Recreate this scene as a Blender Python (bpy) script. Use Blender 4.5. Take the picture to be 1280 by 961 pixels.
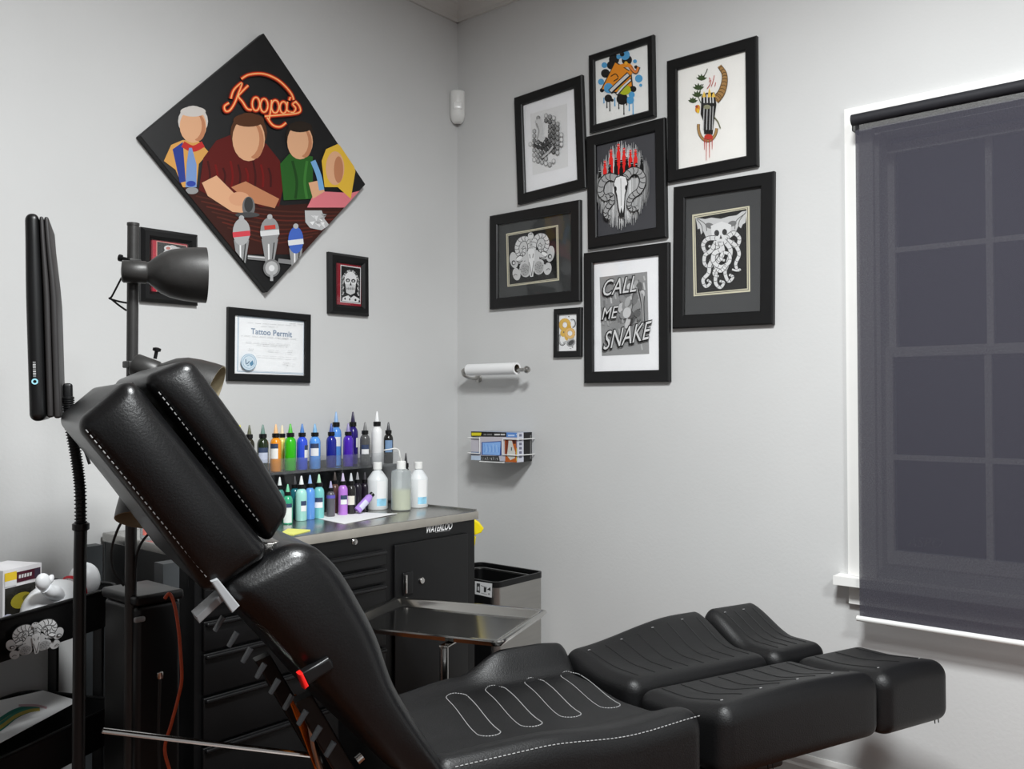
import bpy, math, random
import numpy as np
from mathutils import Vector, Matrix
from mathutils.geometry import tessellate_polygon
random.seed(7)
PI = math.pi
for o in list(bpy.data.objects):
    bpy.data.objects.remove(o)
SC = bpy.context.scene
COL = SC.collection

# ---------------------------------------------------------------- camera
FPX = 1106.0                                    # focal length in pixels of a 1280x961 frame
YAW, PIT, ROL = [math.radians(a) for a in (40.1, 1.10, -0.08)]
CAM = Vector((-2.79, -2.66, 1.27))
FW = Vector((math.cos(YAW)*math.cos(PIT), math.sin(YAW)*math.cos(PIT), math.sin(PIT)))
_r = Vector((math.sin(YAW), -math.cos(YAW), 0)); _u = _r.cross(FW)
RT = _r*math.cos(ROL) + _u*math.sin(ROL)
UP = -_r*math.sin(ROL) + _u*math.cos(ROL)
cd = bpy.data.cameras.new('camera'); cd.sensor_fit = 'HORIZONTAL'; cd.sensor_width = 36
cd.lens = 36*FPX/1280; cd.clip_start = 0.02
cam = bpy.data.objects.new('camera', cd); COL.objects.link(cam)
cam.matrix_world = Matrix(((RT.x, UP.x, -FW.x, CAM.x), (RT.y, UP.y, -FW.y, CAM.y), (RT.z, UP.z, -FW.z, CAM.z), (0, 0, 0, 1)))
SC.camera = cam

# ---------------------------------------------------------------- world, lamps, exposure
w = bpy.data.worlds.new('night'); SC.world = w; w.use_nodes = True
w.node_tree.nodes['Background'].inputs[0].default_value = (.012, .013, .018, 1)   # night outside the window
w.node_tree.nodes['Background'].inputs[1].default_value = 1.0
def area(name, loc, sx, sy, power, col=(.96, .99, 1)):
    l = bpy.data.lights.new(name, 'AREA'); l.shape = 'RECTANGLE'; l.size = sx; l.size_y = sy
    l.energy = power; l.color = col
    o = bpy.data.objects.new(name, l); COL.objects.link(o); o.location = loc
    return o
area('ceiling_light', (-1.85, -2.15, 2.96), .45, .45, 84)
area('ceiling_light', (-2.5, -3.9, 2.96), .5, .5, 60)
vs = SC.view_settings
vs.view_transform = 'Standard'; vs.look = 'None'; vs.gamma = 1; vs.use_curve_mapping = False
vs.exposure = 0.38

# ---------------------------------------------------------------- pixel -> place
def ray(x, y): return FW + RT*((x-640)/FPX) - UP*((y-480.5)/FPX)
def onx(x, y, X): d = ray(x, y); return CAM + d*((X-CAM.x)/d.x)
def ony(x, y, Y): d = ray(x, y); return CAM + d*((Y-CAM.y)/d.y)
def onz(x, y, Z): d = ray(x, y); return CAM + d*((Z-CAM.z)/d.z)
def dep(x, y, D): return CAM + ray(x, y)*D

# ---------------------------------------------------------------- materials
def s2l(v): return v/12.92 if v <= .04045 else ((v+.055)/1.055)**2.4
def C(r, g, b): return (s2l(r/255), s2l(g/255), s2l(b/255), 1)
MATS = {}
def mat(name, col, rough=.5, metal=0, var=0., vscale=8., bump=0., bscale=60., coat=0., spec=.5, trans=0., ior=1.45, aniso=None):
    if name in MATS: return MATS[name]
    m = bpy.data.materials.new(name); m.use_nodes = True; nt = m.node_tree; b = nt.nodes['Principled BSDF']
    b.inputs['Base Color'].default_value = col; b.inputs['Roughness'].default_value = rough
    b.inputs['Metallic'].default_value = metal; b.inputs['Coat Weight'].default_value = coat
    b.inputs['Specular IOR Level'].default_value = spec
    b.inputs['Transmission Weight'].default_value = trans; b.inputs['IOR'].default_value = ior
    tc = nt.nodes.new('ShaderNodeTexCoord')
    if var:
        n = nt.nodes.new('ShaderNodeTexNoise'); n.inputs['Scale'].default_value = vscale; n.inputs['Detail'].default_value = 6
        mp = nt.nodes.new('ShaderNodeMapping')
        if aniso: mp.inputs['Scale'].default_value = aniso
        nt.links.new(tc.outputs['Object'], mp.inputs[0]); nt.links.new(mp.outputs[0], n.inputs['Vector'])
        r = nt.nodes.new('ShaderNodeValToRGB')
        r.color_ramp.elements[0].position = .3; r.color_ramp.elements[1].position = .7
        r.color_ramp.elements[0].color = [c*(1-var) for c in col[:3]]+[1]
        r.color_ramp.elements[1].color = [min(1, c*(1+var)) for c in col[:3]]+[1]
        nt.links.new(n.outputs['Fac'], r.inputs[0]); nt.links.new(r.outputs[0], b.inputs['Base Color'])
    if bump:
        n = nt.nodes.new('ShaderNodeTexNoise'); n.inputs['Scale'].default_value = bscale; n.inputs['Detail'].default_value = 5
        nt.links.new(tc.outputs['Object'], n.inputs['Vector'])
        bp = nt.nodes.new('ShaderNodeBump'); bp.inputs['Strength'].default_value = bump; bp.inputs['Distance'].default_value = .004
        nt.links.new(n.outputs['Fac'], bp.inputs['Height']); nt.links.new(bp.outputs[0], b.inputs['Normal'])
    MATS[name] = m; return m
def thin_clear(name, tint, gloss=.08, body=0., bodycol=(.5, .5, .5, 1), rough=.05):
    """thin clear sheet: mostly see-through, a little mirror, optionally some body colour"""
    if name in MATS: return MATS[name]
    m = bpy.data.materials.new(name); m.use_nodes = True; nt = m.node_tree; nt.nodes.clear()
    out = nt.nodes.new('ShaderNodeOutputMaterial'); t = nt.nodes.new('ShaderNodeBsdfTransparent'); t.inputs[0].default_value = tint
    g = nt.nodes.new('ShaderNodeBsdfGlossy'); g.inputs['Roughness'].default_value = rough
    lw = nt.nodes.new('ShaderNodeLayerWeight'); pw = nt.nodes.new('ShaderNodeMath'); pw.operation = 'POWER'; pw.inputs[1].default_value = 5
    fr = nt.nodes.new('ShaderNodeMapRange'); fr.inputs[3].default_value = gloss*.5; fr.inputs[4].default_value = .9      # weak mirror face on, stronger at a glance
    nt.links.new(lw.outputs['Facing'], pw.inputs[0]); nt.links.new(pw.outputs[0], fr.inputs[0])
    a = nt.nodes.new('ShaderNodeMixShader')
    last = t
    if body:
        d = nt.nodes.new('ShaderNodeBsdfDiffuse'); d.inputs[0].default_value = bodycol
        mm = nt.nodes.new('ShaderNodeMixShader'); mm.inputs[0].default_value = body
        nt.links.new(t.outputs[0], mm.inputs[1]); nt.links.new(d.outputs[0], mm.inputs[2]); last = mm
    nt.links.new(fr.outputs[0], a.inputs[0]); nt.links.new(last.outputs[0], a.inputs[1]); nt.links.new(g.outputs[0], a.inputs[2])
    nt.links.new(a.outputs[0], out.inputs[0]); MATS[name] = m; return m

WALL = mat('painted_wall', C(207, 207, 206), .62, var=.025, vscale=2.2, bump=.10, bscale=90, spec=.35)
LOWBOUNCEWALL = mat('low_bounce_wall', C(160, 161, 162), .62, var=.025, vscale=2.2, bump=.10, bscale=90, spec=.35)  # unseen walls, tone darkened to cut the bounced light
CEIL = mat('ceiling_paint', C(206, 204, 200), .8, var=.02, vscale=3)
TRIM = mat('white_trim', C(240, 239, 236), .35, var=.015, vscale=12)
BLACKFRAME = mat('black_frame', C(13, 13, 14), .42, var=.15, vscale=30, spec=.45)
LEATHER = mat('black_leather', C(9, 9, 10), .32, bump=.10, bscale=260, spec=.55, var=.2, vscale=14)
SEATLEATHER = mat('worn_black_leather', C(14, 14, 15), .46, bump=.2, bscale=300, spec=.5, var=.18, vscale=9)
THREAD = mat('grey_thread', C(150, 150, 150), .7, var=.1, vscale=40)
DARKTHREAD = mat('dark_thread', C(7, 7, 8), .6, var=.1, vscale=40)
STEEL = mat('brushed_steel', C(182, 180, 176), .34, 1, var=.03, vscale=6, aniso=(1, 1, 14), bump=.02, bscale=120)
WORKTOP = mat('worktop_steel', C(172, 170, 166), .24, .9, var=.10, vscale=5, bump=.02, bscale=60)
CHROME = mat('chrome', C(205, 203, 200), .12, 1, var=.04, vscale=9)
TINTCHROME = mat('reflection_tinted_chrome', C(214, 128, 52), .25, 1, var=.08, vscale=12)  # chrome with the orange floor's reflection put into its colour
BLACKSTEEL = mat('black_painted_steel', C(9, 9, 10), .42, var=.12, vscale=20, bump=.04, bscale=180)
BLACKPLASTIC = mat('black_plastic', C(10, 10, 11), .4, var=.15, vscale=20)
RIBBED = mat('black_rubber', C(11, 11, 12), .5, var=.2, vscale=40)
GREYMETAL = mat('grey_lamp_metal', C(58, 57, 56), .42, .35, var=.08, vscale=60, bump=.05, bscale=300)
LAMPINSIDE = mat('beige_lamp_inside', C(172, 160, 132), .5, var=.05, vscale=20)
WHITEPLASTIC = mat('white_plastic', C(236, 236, 233), .3, var=.01, vscale=10)
PAPER = mat('white_paper', C(238, 238, 238), .7, var=.01, vscale=10)
GREYPANEL = mat('grey_painted_leg', C(62, 65, 67), .5, var=.06, vscale=15)
GLASS = thin_clear('picture_glass', (.99, .99, .99, 1), gloss=.06)

# ---------------------------------------------------------------- mesh helpers
class MB:
    def __init__(s): s.v = []; s.f = []
    def add(s, vf, M=None):
        n = len(s.v)
        for p in vf[0]:
            p = Vector(p); s.v.append(tuple(M @ p) if M is not None else tuple(p))
        s.f += [tuple(i+n for i in f) for f in vf[1]]
        return s
    def obj(s, name, m, parent=None, smooth=35): return mk(name, (s.v, s.f), m, parent, smooth)
def mk(name, vf, m, parent=None, smooth=35, loc=None):
    me = bpy.data.meshes.new(name); me.from_pydata([tuple(p) for p in vf[0]], [], vf[1]); me.update()
    if smooth:
        me.polygons.foreach_set('use_smooth', [True]*len(me.polygons)); me.set_sharp_from_angle(angle=math.radians(smooth))
    me.materials.append(m)
    o = bpy.data.objects.new(name, me); COL.objects.link(o)
    if parent is not None: o.parent = parent
    if loc is not None: o.location = loc
    return o
def tag(o, label, cat, group=None, kind=None):
    o['label'] = label; o['category'] = cat
    if group: o['group'] = group
    if kind: o['kind'] = kind
    return o
def thing(name, label, cat, loc=(0, 0, 0), rz=0, group=None):
    o = bpy.data.objects.new(name, None); o.empty_display_size = .1; COL.objects.link(o)
    o.location = loc; o.rotation_euler = (0, 0, rz)
    return tag(o, label, cat, group)
def struct(o): o['kind'] = 'structure'; return o

def box(lo, hi):
    x0, y0, z0 = lo; x1, y1, z1 = hi
    v = [(x0,y0,z0),(x1,y0,z0),(x1,y1,z0),(x0,y1,z0),(x0,y0,z1),(x1,y0,z1),(x1,y1,z1),(x0,y1,z1)]
    return v, [(0,3,2,1),(4,5,6,7),(0,1,5,4),(1,2,6,5),(2,3,7,6),(3,0,4,7)]
def spaced(a, b, r, n, k=3):
    r = min(r, (b-a)/2*.999)
    e = [a + r*i/k for i in range(k)]
    m = [a+r+(b-a-2*r)*i/n for i in range(n+1)]
    return e + m + [b-r+r*i/k for i in range(1, k+1)]
def rbox(lo, hi, r, n=(1, 1, 1), k=3, fn=None):
    """box with rounded edges; fn may bend its points"""
    ax = [spaced(lo[i], hi[i], r, n[i], k) for i in range(3)]
    N = [len(a) for a in ax]; idx = {}; v = []; f = []
    rr = [min(r, (hi[i]-lo[i])/2*.999) for i in range(3)]
    def vid(i, j, l):
        key = (i, j, l)
        if key not in idx:
            p = Vector((ax[0][i], ax[1][j], ax[2][l]))
            q = Vector([min(max(p[c], lo[c]+rr[c]), hi[c]-rr[c]) for c in range(3)])
            d = Vector([(p[c]-q[c])/rr[c] for c in range(3)])
            if d.length > 1e-9:
                d = d/d.length; p = q + Vector([d[c]*rr[c] for c in range(3)])
            idx[key] = len(v); v.append(fn(p) if fn else p)
        return idx[key]
    for i in range(N[0]-1):
        for j in range(N[1]-1):
            f.append((vid(i,j,0), vid(i,j+1,0), vid(i+1,j+1,0), vid(i+1,j,0)))
            l = N[2]-1; f.append((vid(i,j,l), vid(i+1,j,l), vid(i+1,j+1,l), vid(i,j+1,l)))
    for i in range(N[0]-1):
        for l in range(N[2]-1):
            f.append((vid(i,0,l), vid(i+1,0,l), vid(i+1,0,l+1), vid(i,0,l+1)))
            j = N[1]-1; f.append((vid(i,j,l), vid(i,j,l+1), vid(i+1,j,l+1), vid(i+1,j,l)))
    for j in range(N[1]-1):
        for l in range(N[2]-1):
            f.append((vid(0,j,l), vid(0,j,l+1), vid(0,j+1,l+1), vid(0,j+1,l)))
            i = N[0]-1; f.append((vid(i,j,l), vid(i,j+1,l), vid(i,j+1,l+1), vid(i,j,l+1)))
    return v, f
def catmull(pts, n=6, closed=False):
    P = [Vector(p) for p in pts]; m = len(P); out = []
    for i in range(m if closed else m-1):
        if closed: a, b, c, d = P[i-1], P[i], P[(i+1) % m], P[(i+2) % m]
        else: a, b, c, d = P[max(i-1, 0)], P[i], P[i+1], P[min(i+2, m-1)]
        for k in range(n):
            t = k/n
            out.append(.5*((2*b)+(c-a)*t+(2*a-5*b+4*c-d)*t*t+(3*b-a-3*c+d)*t**3))
    if not closed: out.append(P[-1])
    return out
def tube(pts, r, seg=8, closed=False, cap=True):
    P = [Vector(p) for p in pts]; n = len(P); v = []; f = []
    rad = r if callable(r) else (lambda t: r)
    T = []
    for i in range(n):
        a = P[i-1] if (i or closed) else P[0]; b = P[(i+1) % n] if (i < n-1 or closed) else P[-1]
        T.append((b-a).normalized())
    x = T[0].orthogonal().normalized()
    for i in range(n):
        x = (x - T[i]*x.dot(T[i])).normalized(); y = T[i].cross(x)
        rr = rad(i/(n-1))
        for k in range(seg):
            a = 2*PI*k/seg; v.append(P[i]+x*math.cos(a)*rr+y*math.sin(a)*rr)
    for i in range(n if closed else n-1):
        j = (i+1) % n
        for k in range(seg):
            f.append((i*seg+k, i*seg+(k+1) % seg, j*seg+(k+1) % seg, j*seg+k))
    if cap and not closed:
        f.append(tuple(range(seg-1, -1, -1))); f.append(tuple((n-1)*seg+k for k in range(seg)))
    return v, f
def lathe(prof, seg=24, cap=True):
    v = []; f = []; n = len(prof)
    for r, z in prof:
        for k in range(seg): a = 2*PI*k/seg; v.append(Vector((r*math.cos(a), r*math.sin(a), z)))
    for i in range(n-1):
        for k in range(seg): f.append((i*seg+k, i*seg+(k+1) % seg, (i+1)*seg+(k+1) % seg, (i+1)*seg+k))
    if cap:
        f.append(tuple(range(seg-1, -1, -1))); f.append(tuple((n-1)*seg+k for k in range(seg)))
    return v, f
def frame_to(p, zdir, xhint=(0, 0, 1)):
    z = Vector(zdir).normalized(); x = Vector(xhint)
    x = x - z*x.dot(z)
    if x.length < 1e-5: x = z.orthogonal()
    x.normalize(); y = z.cross(x); p = Vector(p)
    return Matrix(((x.x, y.x, z.x, p.x), (x.y, y.y, z.y, p.y), (x.z, y.z, z.z, p.z), (0, 0, 0, 1)))
def slab(prof, y0, y1, r, k=4, puff=0.):
    """closed (x,z) outline extruded along y, its rim rounded by r"""
    P = [Vector((p[0], p[1])) for p in prof]; n = len(P)
    ar = sum(P[i].x*P[(i+1) % n].y-P[(i+1) % n].x*P[i].y for i in range(n))
    if ar < 0: P.reverse()
    N = []
    for i in range(n):
        t = P[(i+1) % n]-P[i-1]; N.append(Vector((t.y, -t.x)).normalized())
    rings = [(y0+r*(1-math.cos(PI/2*i/k)), r*(1-math.sin(PI/2*i/k))) for i in range(k+1)]
    rings += [(y1-(y-y0), ins) for y, ins in rings[::-1]]
    v = []; f = []
    for y, ins in rings:
        for i in range(n): q = P[i]-N[i]*ins; v.append(Vector((q.x, y, q.y)))
    for a in range(len(rings)-1):
        for i in range(n):
            j = (i+1) % n; f.append((a*n+i, a*n+j, (a+1)*n+j, (a+1)*n+i))
    # end faces: a flat collar, then a slightly puffed fan
    cx = sum(p.x for p in P)/n; cz = sum(p.y for p in P)/n
    for base, y, sg in ((0, y0, -1), ((len(rings)-1)*n, y1, 1)):
        prev = base
        for u, bl_ in ((.10, 0), (.35, puff*.6), (.7, puff)):
            st_ = len(v)
            for i in range(n):
                q = v[base+i]; v.append(Vector((q.x+(cx-q.x)*u, y+sg*bl_, q.z+(cz-q.z)*u)))
            for i in range(n):
                j = (i+1) % n; f.append((prev+i, prev+j, st_+j, st_+i) if sg > 0 else (prev+j, prev+i, st_+i, st_+j))
            prev = st_
        c_ = len(v); v.append(Vector((cx, y+sg*puff*1.1, cz)))
        for i in range(n):
            j = (i+1) % n; f.append((prev+i, prev+j, c_) if sg > 0 else (prev+j, prev+i, c_))
    return v, f
def dashes(path, ln=.005, gap=.004, r=.0009, lift=None):
    """short thread stitches along a path"""
    b = MB(); P = [Vector(p) for p in path]; acc = 0; on = True; cur = [P[0]]
    for i in range(1, len(P)):
        a, c = P[i-1], P[i]; L = (c-a).length; pos = 0
        while pos < L:
            need = (ln if on else gap)-acc
            if pos+need <= L:
                pos += need; q = a.lerp(c, pos/L)
                if on: cur.append(q); b.add(tube(cur, r, 5))
                on = not on; cur = [q]; acc = 0
            else:
                acc += L-pos; pos = L
                if on: cur.append(c)
    return b

# ---------------------------------------------------------------- flat prints
def text_tris(s, shear=0., bold=0.):
    cu = bpy.data.curves.new('t', 'FONT'); cu.body = s; cu.shear = shear; cu.offset = bold; cu.size = 1; cu.resolution_u = 3
    o = bpy.data.objects.new('t', cu); me = bpy.data.meshes.new_from_object(o)
    me.calc_loop_triangles()
    V = [v.co.copy() for v in me.vertices]
    T = [[(V[i].x, V[i].y) for i in t.vertices] for t in me.loop_triangles]
    bpy.data.objects.remove(o); bpy.data.curves.remove(cu); bpy.data.meshes.remove(me)
    return T
PRINTMAT = None
def print_mat():
    global PRINTMAT
    if PRINTMAT is None:
        m = bpy.data.materials.new('printed_ink'); m.use_nodes = True; nt = m.node_tree; b = nt.nodes['Principled BSDF']
        a = nt.nodes.new('ShaderNodeVertexColor'); a.layer_name = 'ink'
        nt.links.new(a.outputs[0], b.inputs['Base Color']); b.inputs['Roughness'].default_value = .6
        b.inputs['Specular IOR Level'].default_value = .25
        PRINTMAT = m
    return PRINTMAT
class Art:
    """flat coloured shapes; drawn in the coordinates of an enlarged view (x0,y0,scale) and laid on a plane"""
    def __init__(s, to_plane, view=(0, 0, 1), clip=None, step=.00006):
        s.tp = to_plane; s.vw = view; s.t = []; s.c = []; s.k = 0; s.step = step; s.clip = clip
    def P(s, p): return s.tp(s.vw[0]+p[0]/s.vw[2], s.vw[1]+p[1]/s.vw[2])
    def tri(s, T):
        poly = [s.P(p) for p in T]
        if s.clip:
            cl = s.clip
            for i in range(len(cl)):
                a, b = cl[i], cl[(i+1) % len(cl)]; out = []
                side = lambda p: (b[0]-a[0])*(p[1]-a[1])-(b[1]-a[1])*(p[0]-a[0])
                for j in range(len(poly)):
                    p, q = poly[j-1], poly[j]; sp, sq = side(p), side(q)
                    if (sp >= 0) != (sq >= 0):
                        t = sp/(sp-sq); out.append((p[0]+(q[0]-p[0])*t, p[1]+(q[1]-p[1])*t))
                    if sq >= 0: out.append(q)
                poly = out
                if len(poly) < 3: return
        s.t.append([(p[0], p[1], s.k*s.step) for p in poly]); s.c.append(s.col)
    def poly(s, pts, col):
        s.k += 1; s.col = col
        for t in tessellate_polygon([[Vector((p[0], p[1], 0)) for p in pts]]): s.tri([pts[i] for i in t])
        return s
    def quads(s, Q, col):
        s.k += 1; s.col = col
        for q in Q: s.tri([q[0], q[1], q[2]]); s.tri([q[0], q[2], q[3]])
    def ell(s, x, y, a, b=None, col=None, rot=0, n=20):
        b = a if b is None else b; c, d = math.cos(rot), math.sin(rot)
        return s.poly([(x+a*math.cos(t)*c-b*math.sin(t)*d, y+a*math.cos(t)*d+b*math.sin(t)*c) for t in [2*PI*i/n for i in range(n)]], col)
    def stroke(s, pts, w, col, smooth=5, closed=False):
        p = [(q.x, q.y) for q in catmull([(a[0], a[1], 0) for a in pts], smooth, closed)] if smooth else list(pts)
        if closed: p.append(p[0])
        n = len(p); wf = w if callable(w) else (lambda t: w); L = []; R = []
        for i in range(n):
            a = p[max(i-1, 0)]; b = p[min(i+1, n-1)]
            if closed and i in (0, n-1): a = p[n-2]; b = p[1]
            dx, dy = b[0]-a[0], b[1]-a[1]; l = math.hypot(dx, dy) or 1; h = wf(i/(n-1))/2
            L.append((p[i][0]-dy/l*h, p[i][1]+dx/l*h)); R.append((p[i][0]+dy/l*h, p[i][1]-dx/l*h))
        s.quads([(L[i], L[i+1], R[i+1], R[i]) for i in range(n-1)], col); return s
    def arc(s, x, y, a, b, t0, t1, w, col, n=16):
        return s.stroke([(x+a*math.cos(t0+(t1-t0)*i/n), y+b*math.sin(t0+(t1-t0)*i/n)) for i in range(n+1)], w, col, smooth=0)
    def text(s, txt, o, xv, yv, col, shear=0., bold=0.):
        s.k += 1; s.col = col
        for T in text_tris(txt, shear, bold): s.tri([(o[0]+p[0]*xv[0]+p[1]*yv[0], o[1]+p[0]*xv[1]+p[1]*yv[1]) for p in T])
        return s
    def build(s, name, parent, M):
        """M: plane (u, v, lift) -> parent's own coordinates"""
        v = []; f = []; cols = []
        for t, c in zip(s.t, s.c):
            n = len(v); v += [tuple(M @ Vector(p)) for p in t]; f.append(tuple(range(n, n+len(t)))); cols += [c]*len(t)
        me = bpy.data.meshes.new(name); me.from_pydata(v, [], f); me.update()
        at = me.color_attributes.new('ink', 'FLOAT_COLOR', 'POINT')
        for i, c in enumerate(cols): at.data[i].color = c
        me.materials.append(print_mat())
        o = bpy.data.objects.new(name, me); COL.objects.link(o); o.parent = parent
        return o
K = lambda v: C(v, v, v)

# ================================================================ THE ROOM
CH = 3.0; RX0, RY0 = -5.2, -5.0            # ceiling height, far ends of the room
def wallquad(pieces, thick, normal_axis):
    b = MB()
    for lo, hi in pieces: b.add(box(lo, hi))
    return b
wl = mk('wall_left', box((RX0-.12, 0, 0), (.12, .12, CH)), WALL, smooth=0); struct(wl)
# right wall with its window opening
WY0, WY1, WZ0, WZ1 = -2.74, -1.765, .76, 2.11       # opening
b = MB()
b.add(box((0, RY0-.12, 0), (.12, WY0, CH))); b.add(box((0, WY1, 0), (.12, 0, CH)))
b.add(box((0, WY0, 0), (.12, WY1, WZ0))); b.add(box((0, WY0, WZ1), (.12, WY1, CH)))
struct(b.obj('wall_right', WALL, smooth=0))
struct(mk('wall_back', box((RX0-.12, RY0-.12, 0), (0, RY0, CH)), LOWBOUNCEWALL, smooth=0))
struct(mk('wall_side', box((RX0-.12, RY0, 0), (RX0, 0, CH)), LOWBOUNCEWALL, smooth=0))
struct(mk('ceiling', box((RX0-.12, RY0-.12, CH), (.12, .12, CH+.1)), CEIL, smooth=0))
# floor: warm wooden boards
fm = bpy.data.materials.new('wood_floor'); fm.use_nodes = True; nt = fm.node_tree; pb = nt.nodes['Principled BSDF']
tc = nt.nodes.new('ShaderNodeTexCoord'); br = nt.nodes.new('ShaderNodeTexBrick')
br.inputs['Scale'].default_value = 1; br.inputs['Brick Width'].default_value = 1.3; br.inputs['Row Height'].default_value = .09
br.inputs['Mortar Size'].default_value = .0015; br.inputs['Color1'].default_value = C(90, 47, 20); br.inputs['Color2'].default_value = C(72, 37, 16)
br.inputs['Mortar'].default_value = C(50, 28, 14)
nt.links.new(tc.outputs['Object'], br.inputs['Vector']); nt.links.new(br.outputs[0], pb.inputs['Base Color']); pb.inputs['Roughness'].default_value = .35
struct(mk('floor', box((RX0-.12, RY0-.12, -.1), (.12, .12, 0)), fm, smooth=0))
# skirting boards with a moulded top
bprof = [(0, 0), (.018, 0), (.018, .105), (.013, .112), (.013, .126), (.008, .134), (.005, .14), (0, .14)]
def run_x(prof, x0, x1, y, sg=-1):      # profile (out, up) swept along x on the left wall
    v = [(x0, y+sg*p[0], p[1]) for p in prof]+[(x1, y+sg*p[0], p[1]) for p in prof]; n = len(prof)
    return v, [(i, (i+1) % n, n+(i+1) % n, n+i) for i in range(n)]+[tuple(range(n)), tuple(range(2*n-1, n-1, -1))]
def run_y(prof, y0, y1, x, sg=-1):
    v = [(x+sg*p[0], y0, p[1]) for p in prof]+[(x+sg*p[0], y1, p[1]) for p in prof]; n = len(prof)
    return v, [(i, (i+1) % n, n+(i+1) % n, n+i) for i in range(n)]+[tuple(range(n)), tuple(range(2*n-1, n-1, -1))]
struct(mk('baseboard_left', run_x(bprof, RX0, -.0185, -.0005), TRIM, smooth=0))
struct(mk('baseboard_right', run_y(bprof, RY0, -.0005, -.0005), TRIM, smooth=0))
cprof = [(0, 2.925), (.012, 2.925), (.016, 2.94), (.035, 2.955), (.05, 2.975), (.062, 2.985), (.066, 2.9995), (0, 2.9995)]
struct(mk('trim_1', run_x(cprof, RX0, -.0005, -.0005), CEIL, smooth=0))
struct(mk('trim_2', run_y(cprof, RY0, -.0005, -.0005), CEIL, smooth=0))

# ---------------------------------------------------------------- the window
win = bpy.data.objects.new('window_1', None); COL.objects.link(win); win.location = (0, (WY0+WY1)/2, WZ0); struct(win)
def wl_(lo, hi): # world box -> window's own coordinates
    o = Vector(win.location); return box(Vector(lo)-o, Vector(hi)-o)
cz = 2.18
mk('casing', wl_((-.022, WY1-.006, .732), (-.0005, -1.686, WZ1-.006)), TRIM, win, 0)
mk('casing', wl_((-.022, -2.81, .732), (-.0005, WY0+.006, WZ1-.006)), TRIM, win, 0)
mk('casing', wl_((-.0222, -2.81, WZ1-.006), (-.0005, -1.686, cz)), TRIM, win, 0)
mk('window_sill', wl_((-.058, -2.85, .705), (.05, -1.652, .7315)), TRIM, win, 0)
mk('apron', wl_((-.018, -2.81, .645), (-.0005, -1.686, .7045)), TRIM, win, 0)
for (a, c_) in (((.0, WY1-.018, WZ0), (.12, WY1-.001, WZ1)), ((0, WY0+.001, WZ0), (.12, WY0+.018, WZ1)), ((0, WY0+.018, WZ1-.018), (.12, WY1-.018, WZ1-.001)), ((.051, WY0+.018, WZ0+.001), (.12, WY1-.018, WZ0+.02))):
    mk('jamb', wl_(a, c_), TRIM, win, 0)
gy1, gy0 = -1.803, -2.70                      # glass area
rows = [.80, 1.097, 1.42, 1.74, 2.045]
def sash(x, z0, z1, name):
    mk(name, wl_((x, gy1, z0-.04), (x+.035, WY1-.018, z1+.03)), TRIM, win, 0)
    mk(name, wl_((x, WY0+.018, z0-.04), (x+.035, gy0, z1+.03)), TRIM, win, 0)
    mk(name, wl_((x, gy0, z0-.04), (x+.035, gy1, z0)), TRIM, win, 0)
    mk(name, wl_((x, gy0, z1), (x+.035, gy1, z1+.03)), TRIM, win, 0)
sash(.045, rows[0]+.01, rows[2]-.015, 'sash_rail'); sash(.082, rows[2]+.015, rows[4], 'sash_rail')
PANE = thin_clear('window_glass', (.9, .93, .95, 1))
ys = [gy1, -2.066, -2.38, gy0]
for i in range(2):
    for j, x in ((0, .045), (1, .082)):
        z0, z1 = (rows[0]+.01, rows[2]-.015) if j == 0 else (rows[2]+.015, rows[4])
        yy = ys[1+i]; mk('muntin', wl_((x+.004, yy-.009, z0), (x+.032, yy+.009, z1)), TRIM, win, 0)
for i in range(3):
    for j, x in ((0, .045), (1, .082)):
        z0, z1 = (rows[0]+.01, rows[2]-.015) if j == 0 else (rows[2]+.015, rows[4])
        zm = rows[1] if j == 0 else rows[3]
        ya = ys[i]-(.009 if i else 0); yb = ys[i+1]+(.009 if i < 2 else 0)
        mk('muntin', wl_((x+.004, yb, zm-.008), (x+.032, ya, zm+.008)), TRIM, win, 0)
        for za, zb in ((z0, zm-.008), (zm+.008, z1)):
            mk('pane', wl_((x+.015, yb, za), (x+.019, ya, zb)), PANE, win, 0)
# lettering stuck on the lowest left pane
DX = .059
A = Art(lambda x, y: (-onx(x, y, DX).y, onx(x, y, DX).z), (1100, 640, 10.667))
A.text('ASPO', (360, 455), (190, 10), (25, -190), K(120), shear=.1)
Mx = Matrix(((0, 0, -1, DX-.0012), (-1, 0, 0, 0), (0, 1, 0, 0), (0, 0, 0, 1)))
A.build('decal', win, Matrix.Translation(-Vector(win.location)) @ Mx)

# ---------------------------------------------------------------- roller blind
BX = -.075; BY0, BY1 = -2.80, -1.738
bl = thing('roller_blind', 'dark charcoal mesh roller blind pulled down over the window', 'blind', (BX, BY1, .617))
O = Vector(bl.location)
bm_ = bpy.data.materials.new('blind_mesh'); bm_.use_nodes = True; nt = bm_.node_tree; nt.nodes.clear()
out = nt.nodes.new('ShaderNodeOutputMaterial'); tr = nt.nodes.new('ShaderNodeBsdfTransparent'); df = nt.nodes.new('ShaderNodeBsdfDiffuse')
mx = nt.nodes.new('ShaderNodeMixShader'); tc = nt.nodes.new('ShaderNodeTexCoord'); nz = nt.nodes.new('ShaderNodeTexNoise')
nz.inputs['Scale'].default_value = 260; nz.inputs['Detail'].default_value = 3
mr = nt.nodes.new('ShaderNodeMapRange'); mr.inputs[1].default_value = .3; mr.inputs[2].default_value = .7; mr.inputs[3].default_value = .54; mr.inputs[4].default_value = .66
nt.links.new(tc.outputs['Object'], nz.inputs['Vector']); nt.links.new(nz.outputs['Fac'], mr.inputs[0]); nt.links.new(mr.outputs[0], mx.inputs[0])
df.inputs[0].default_value = C(77, 76, 85)
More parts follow.
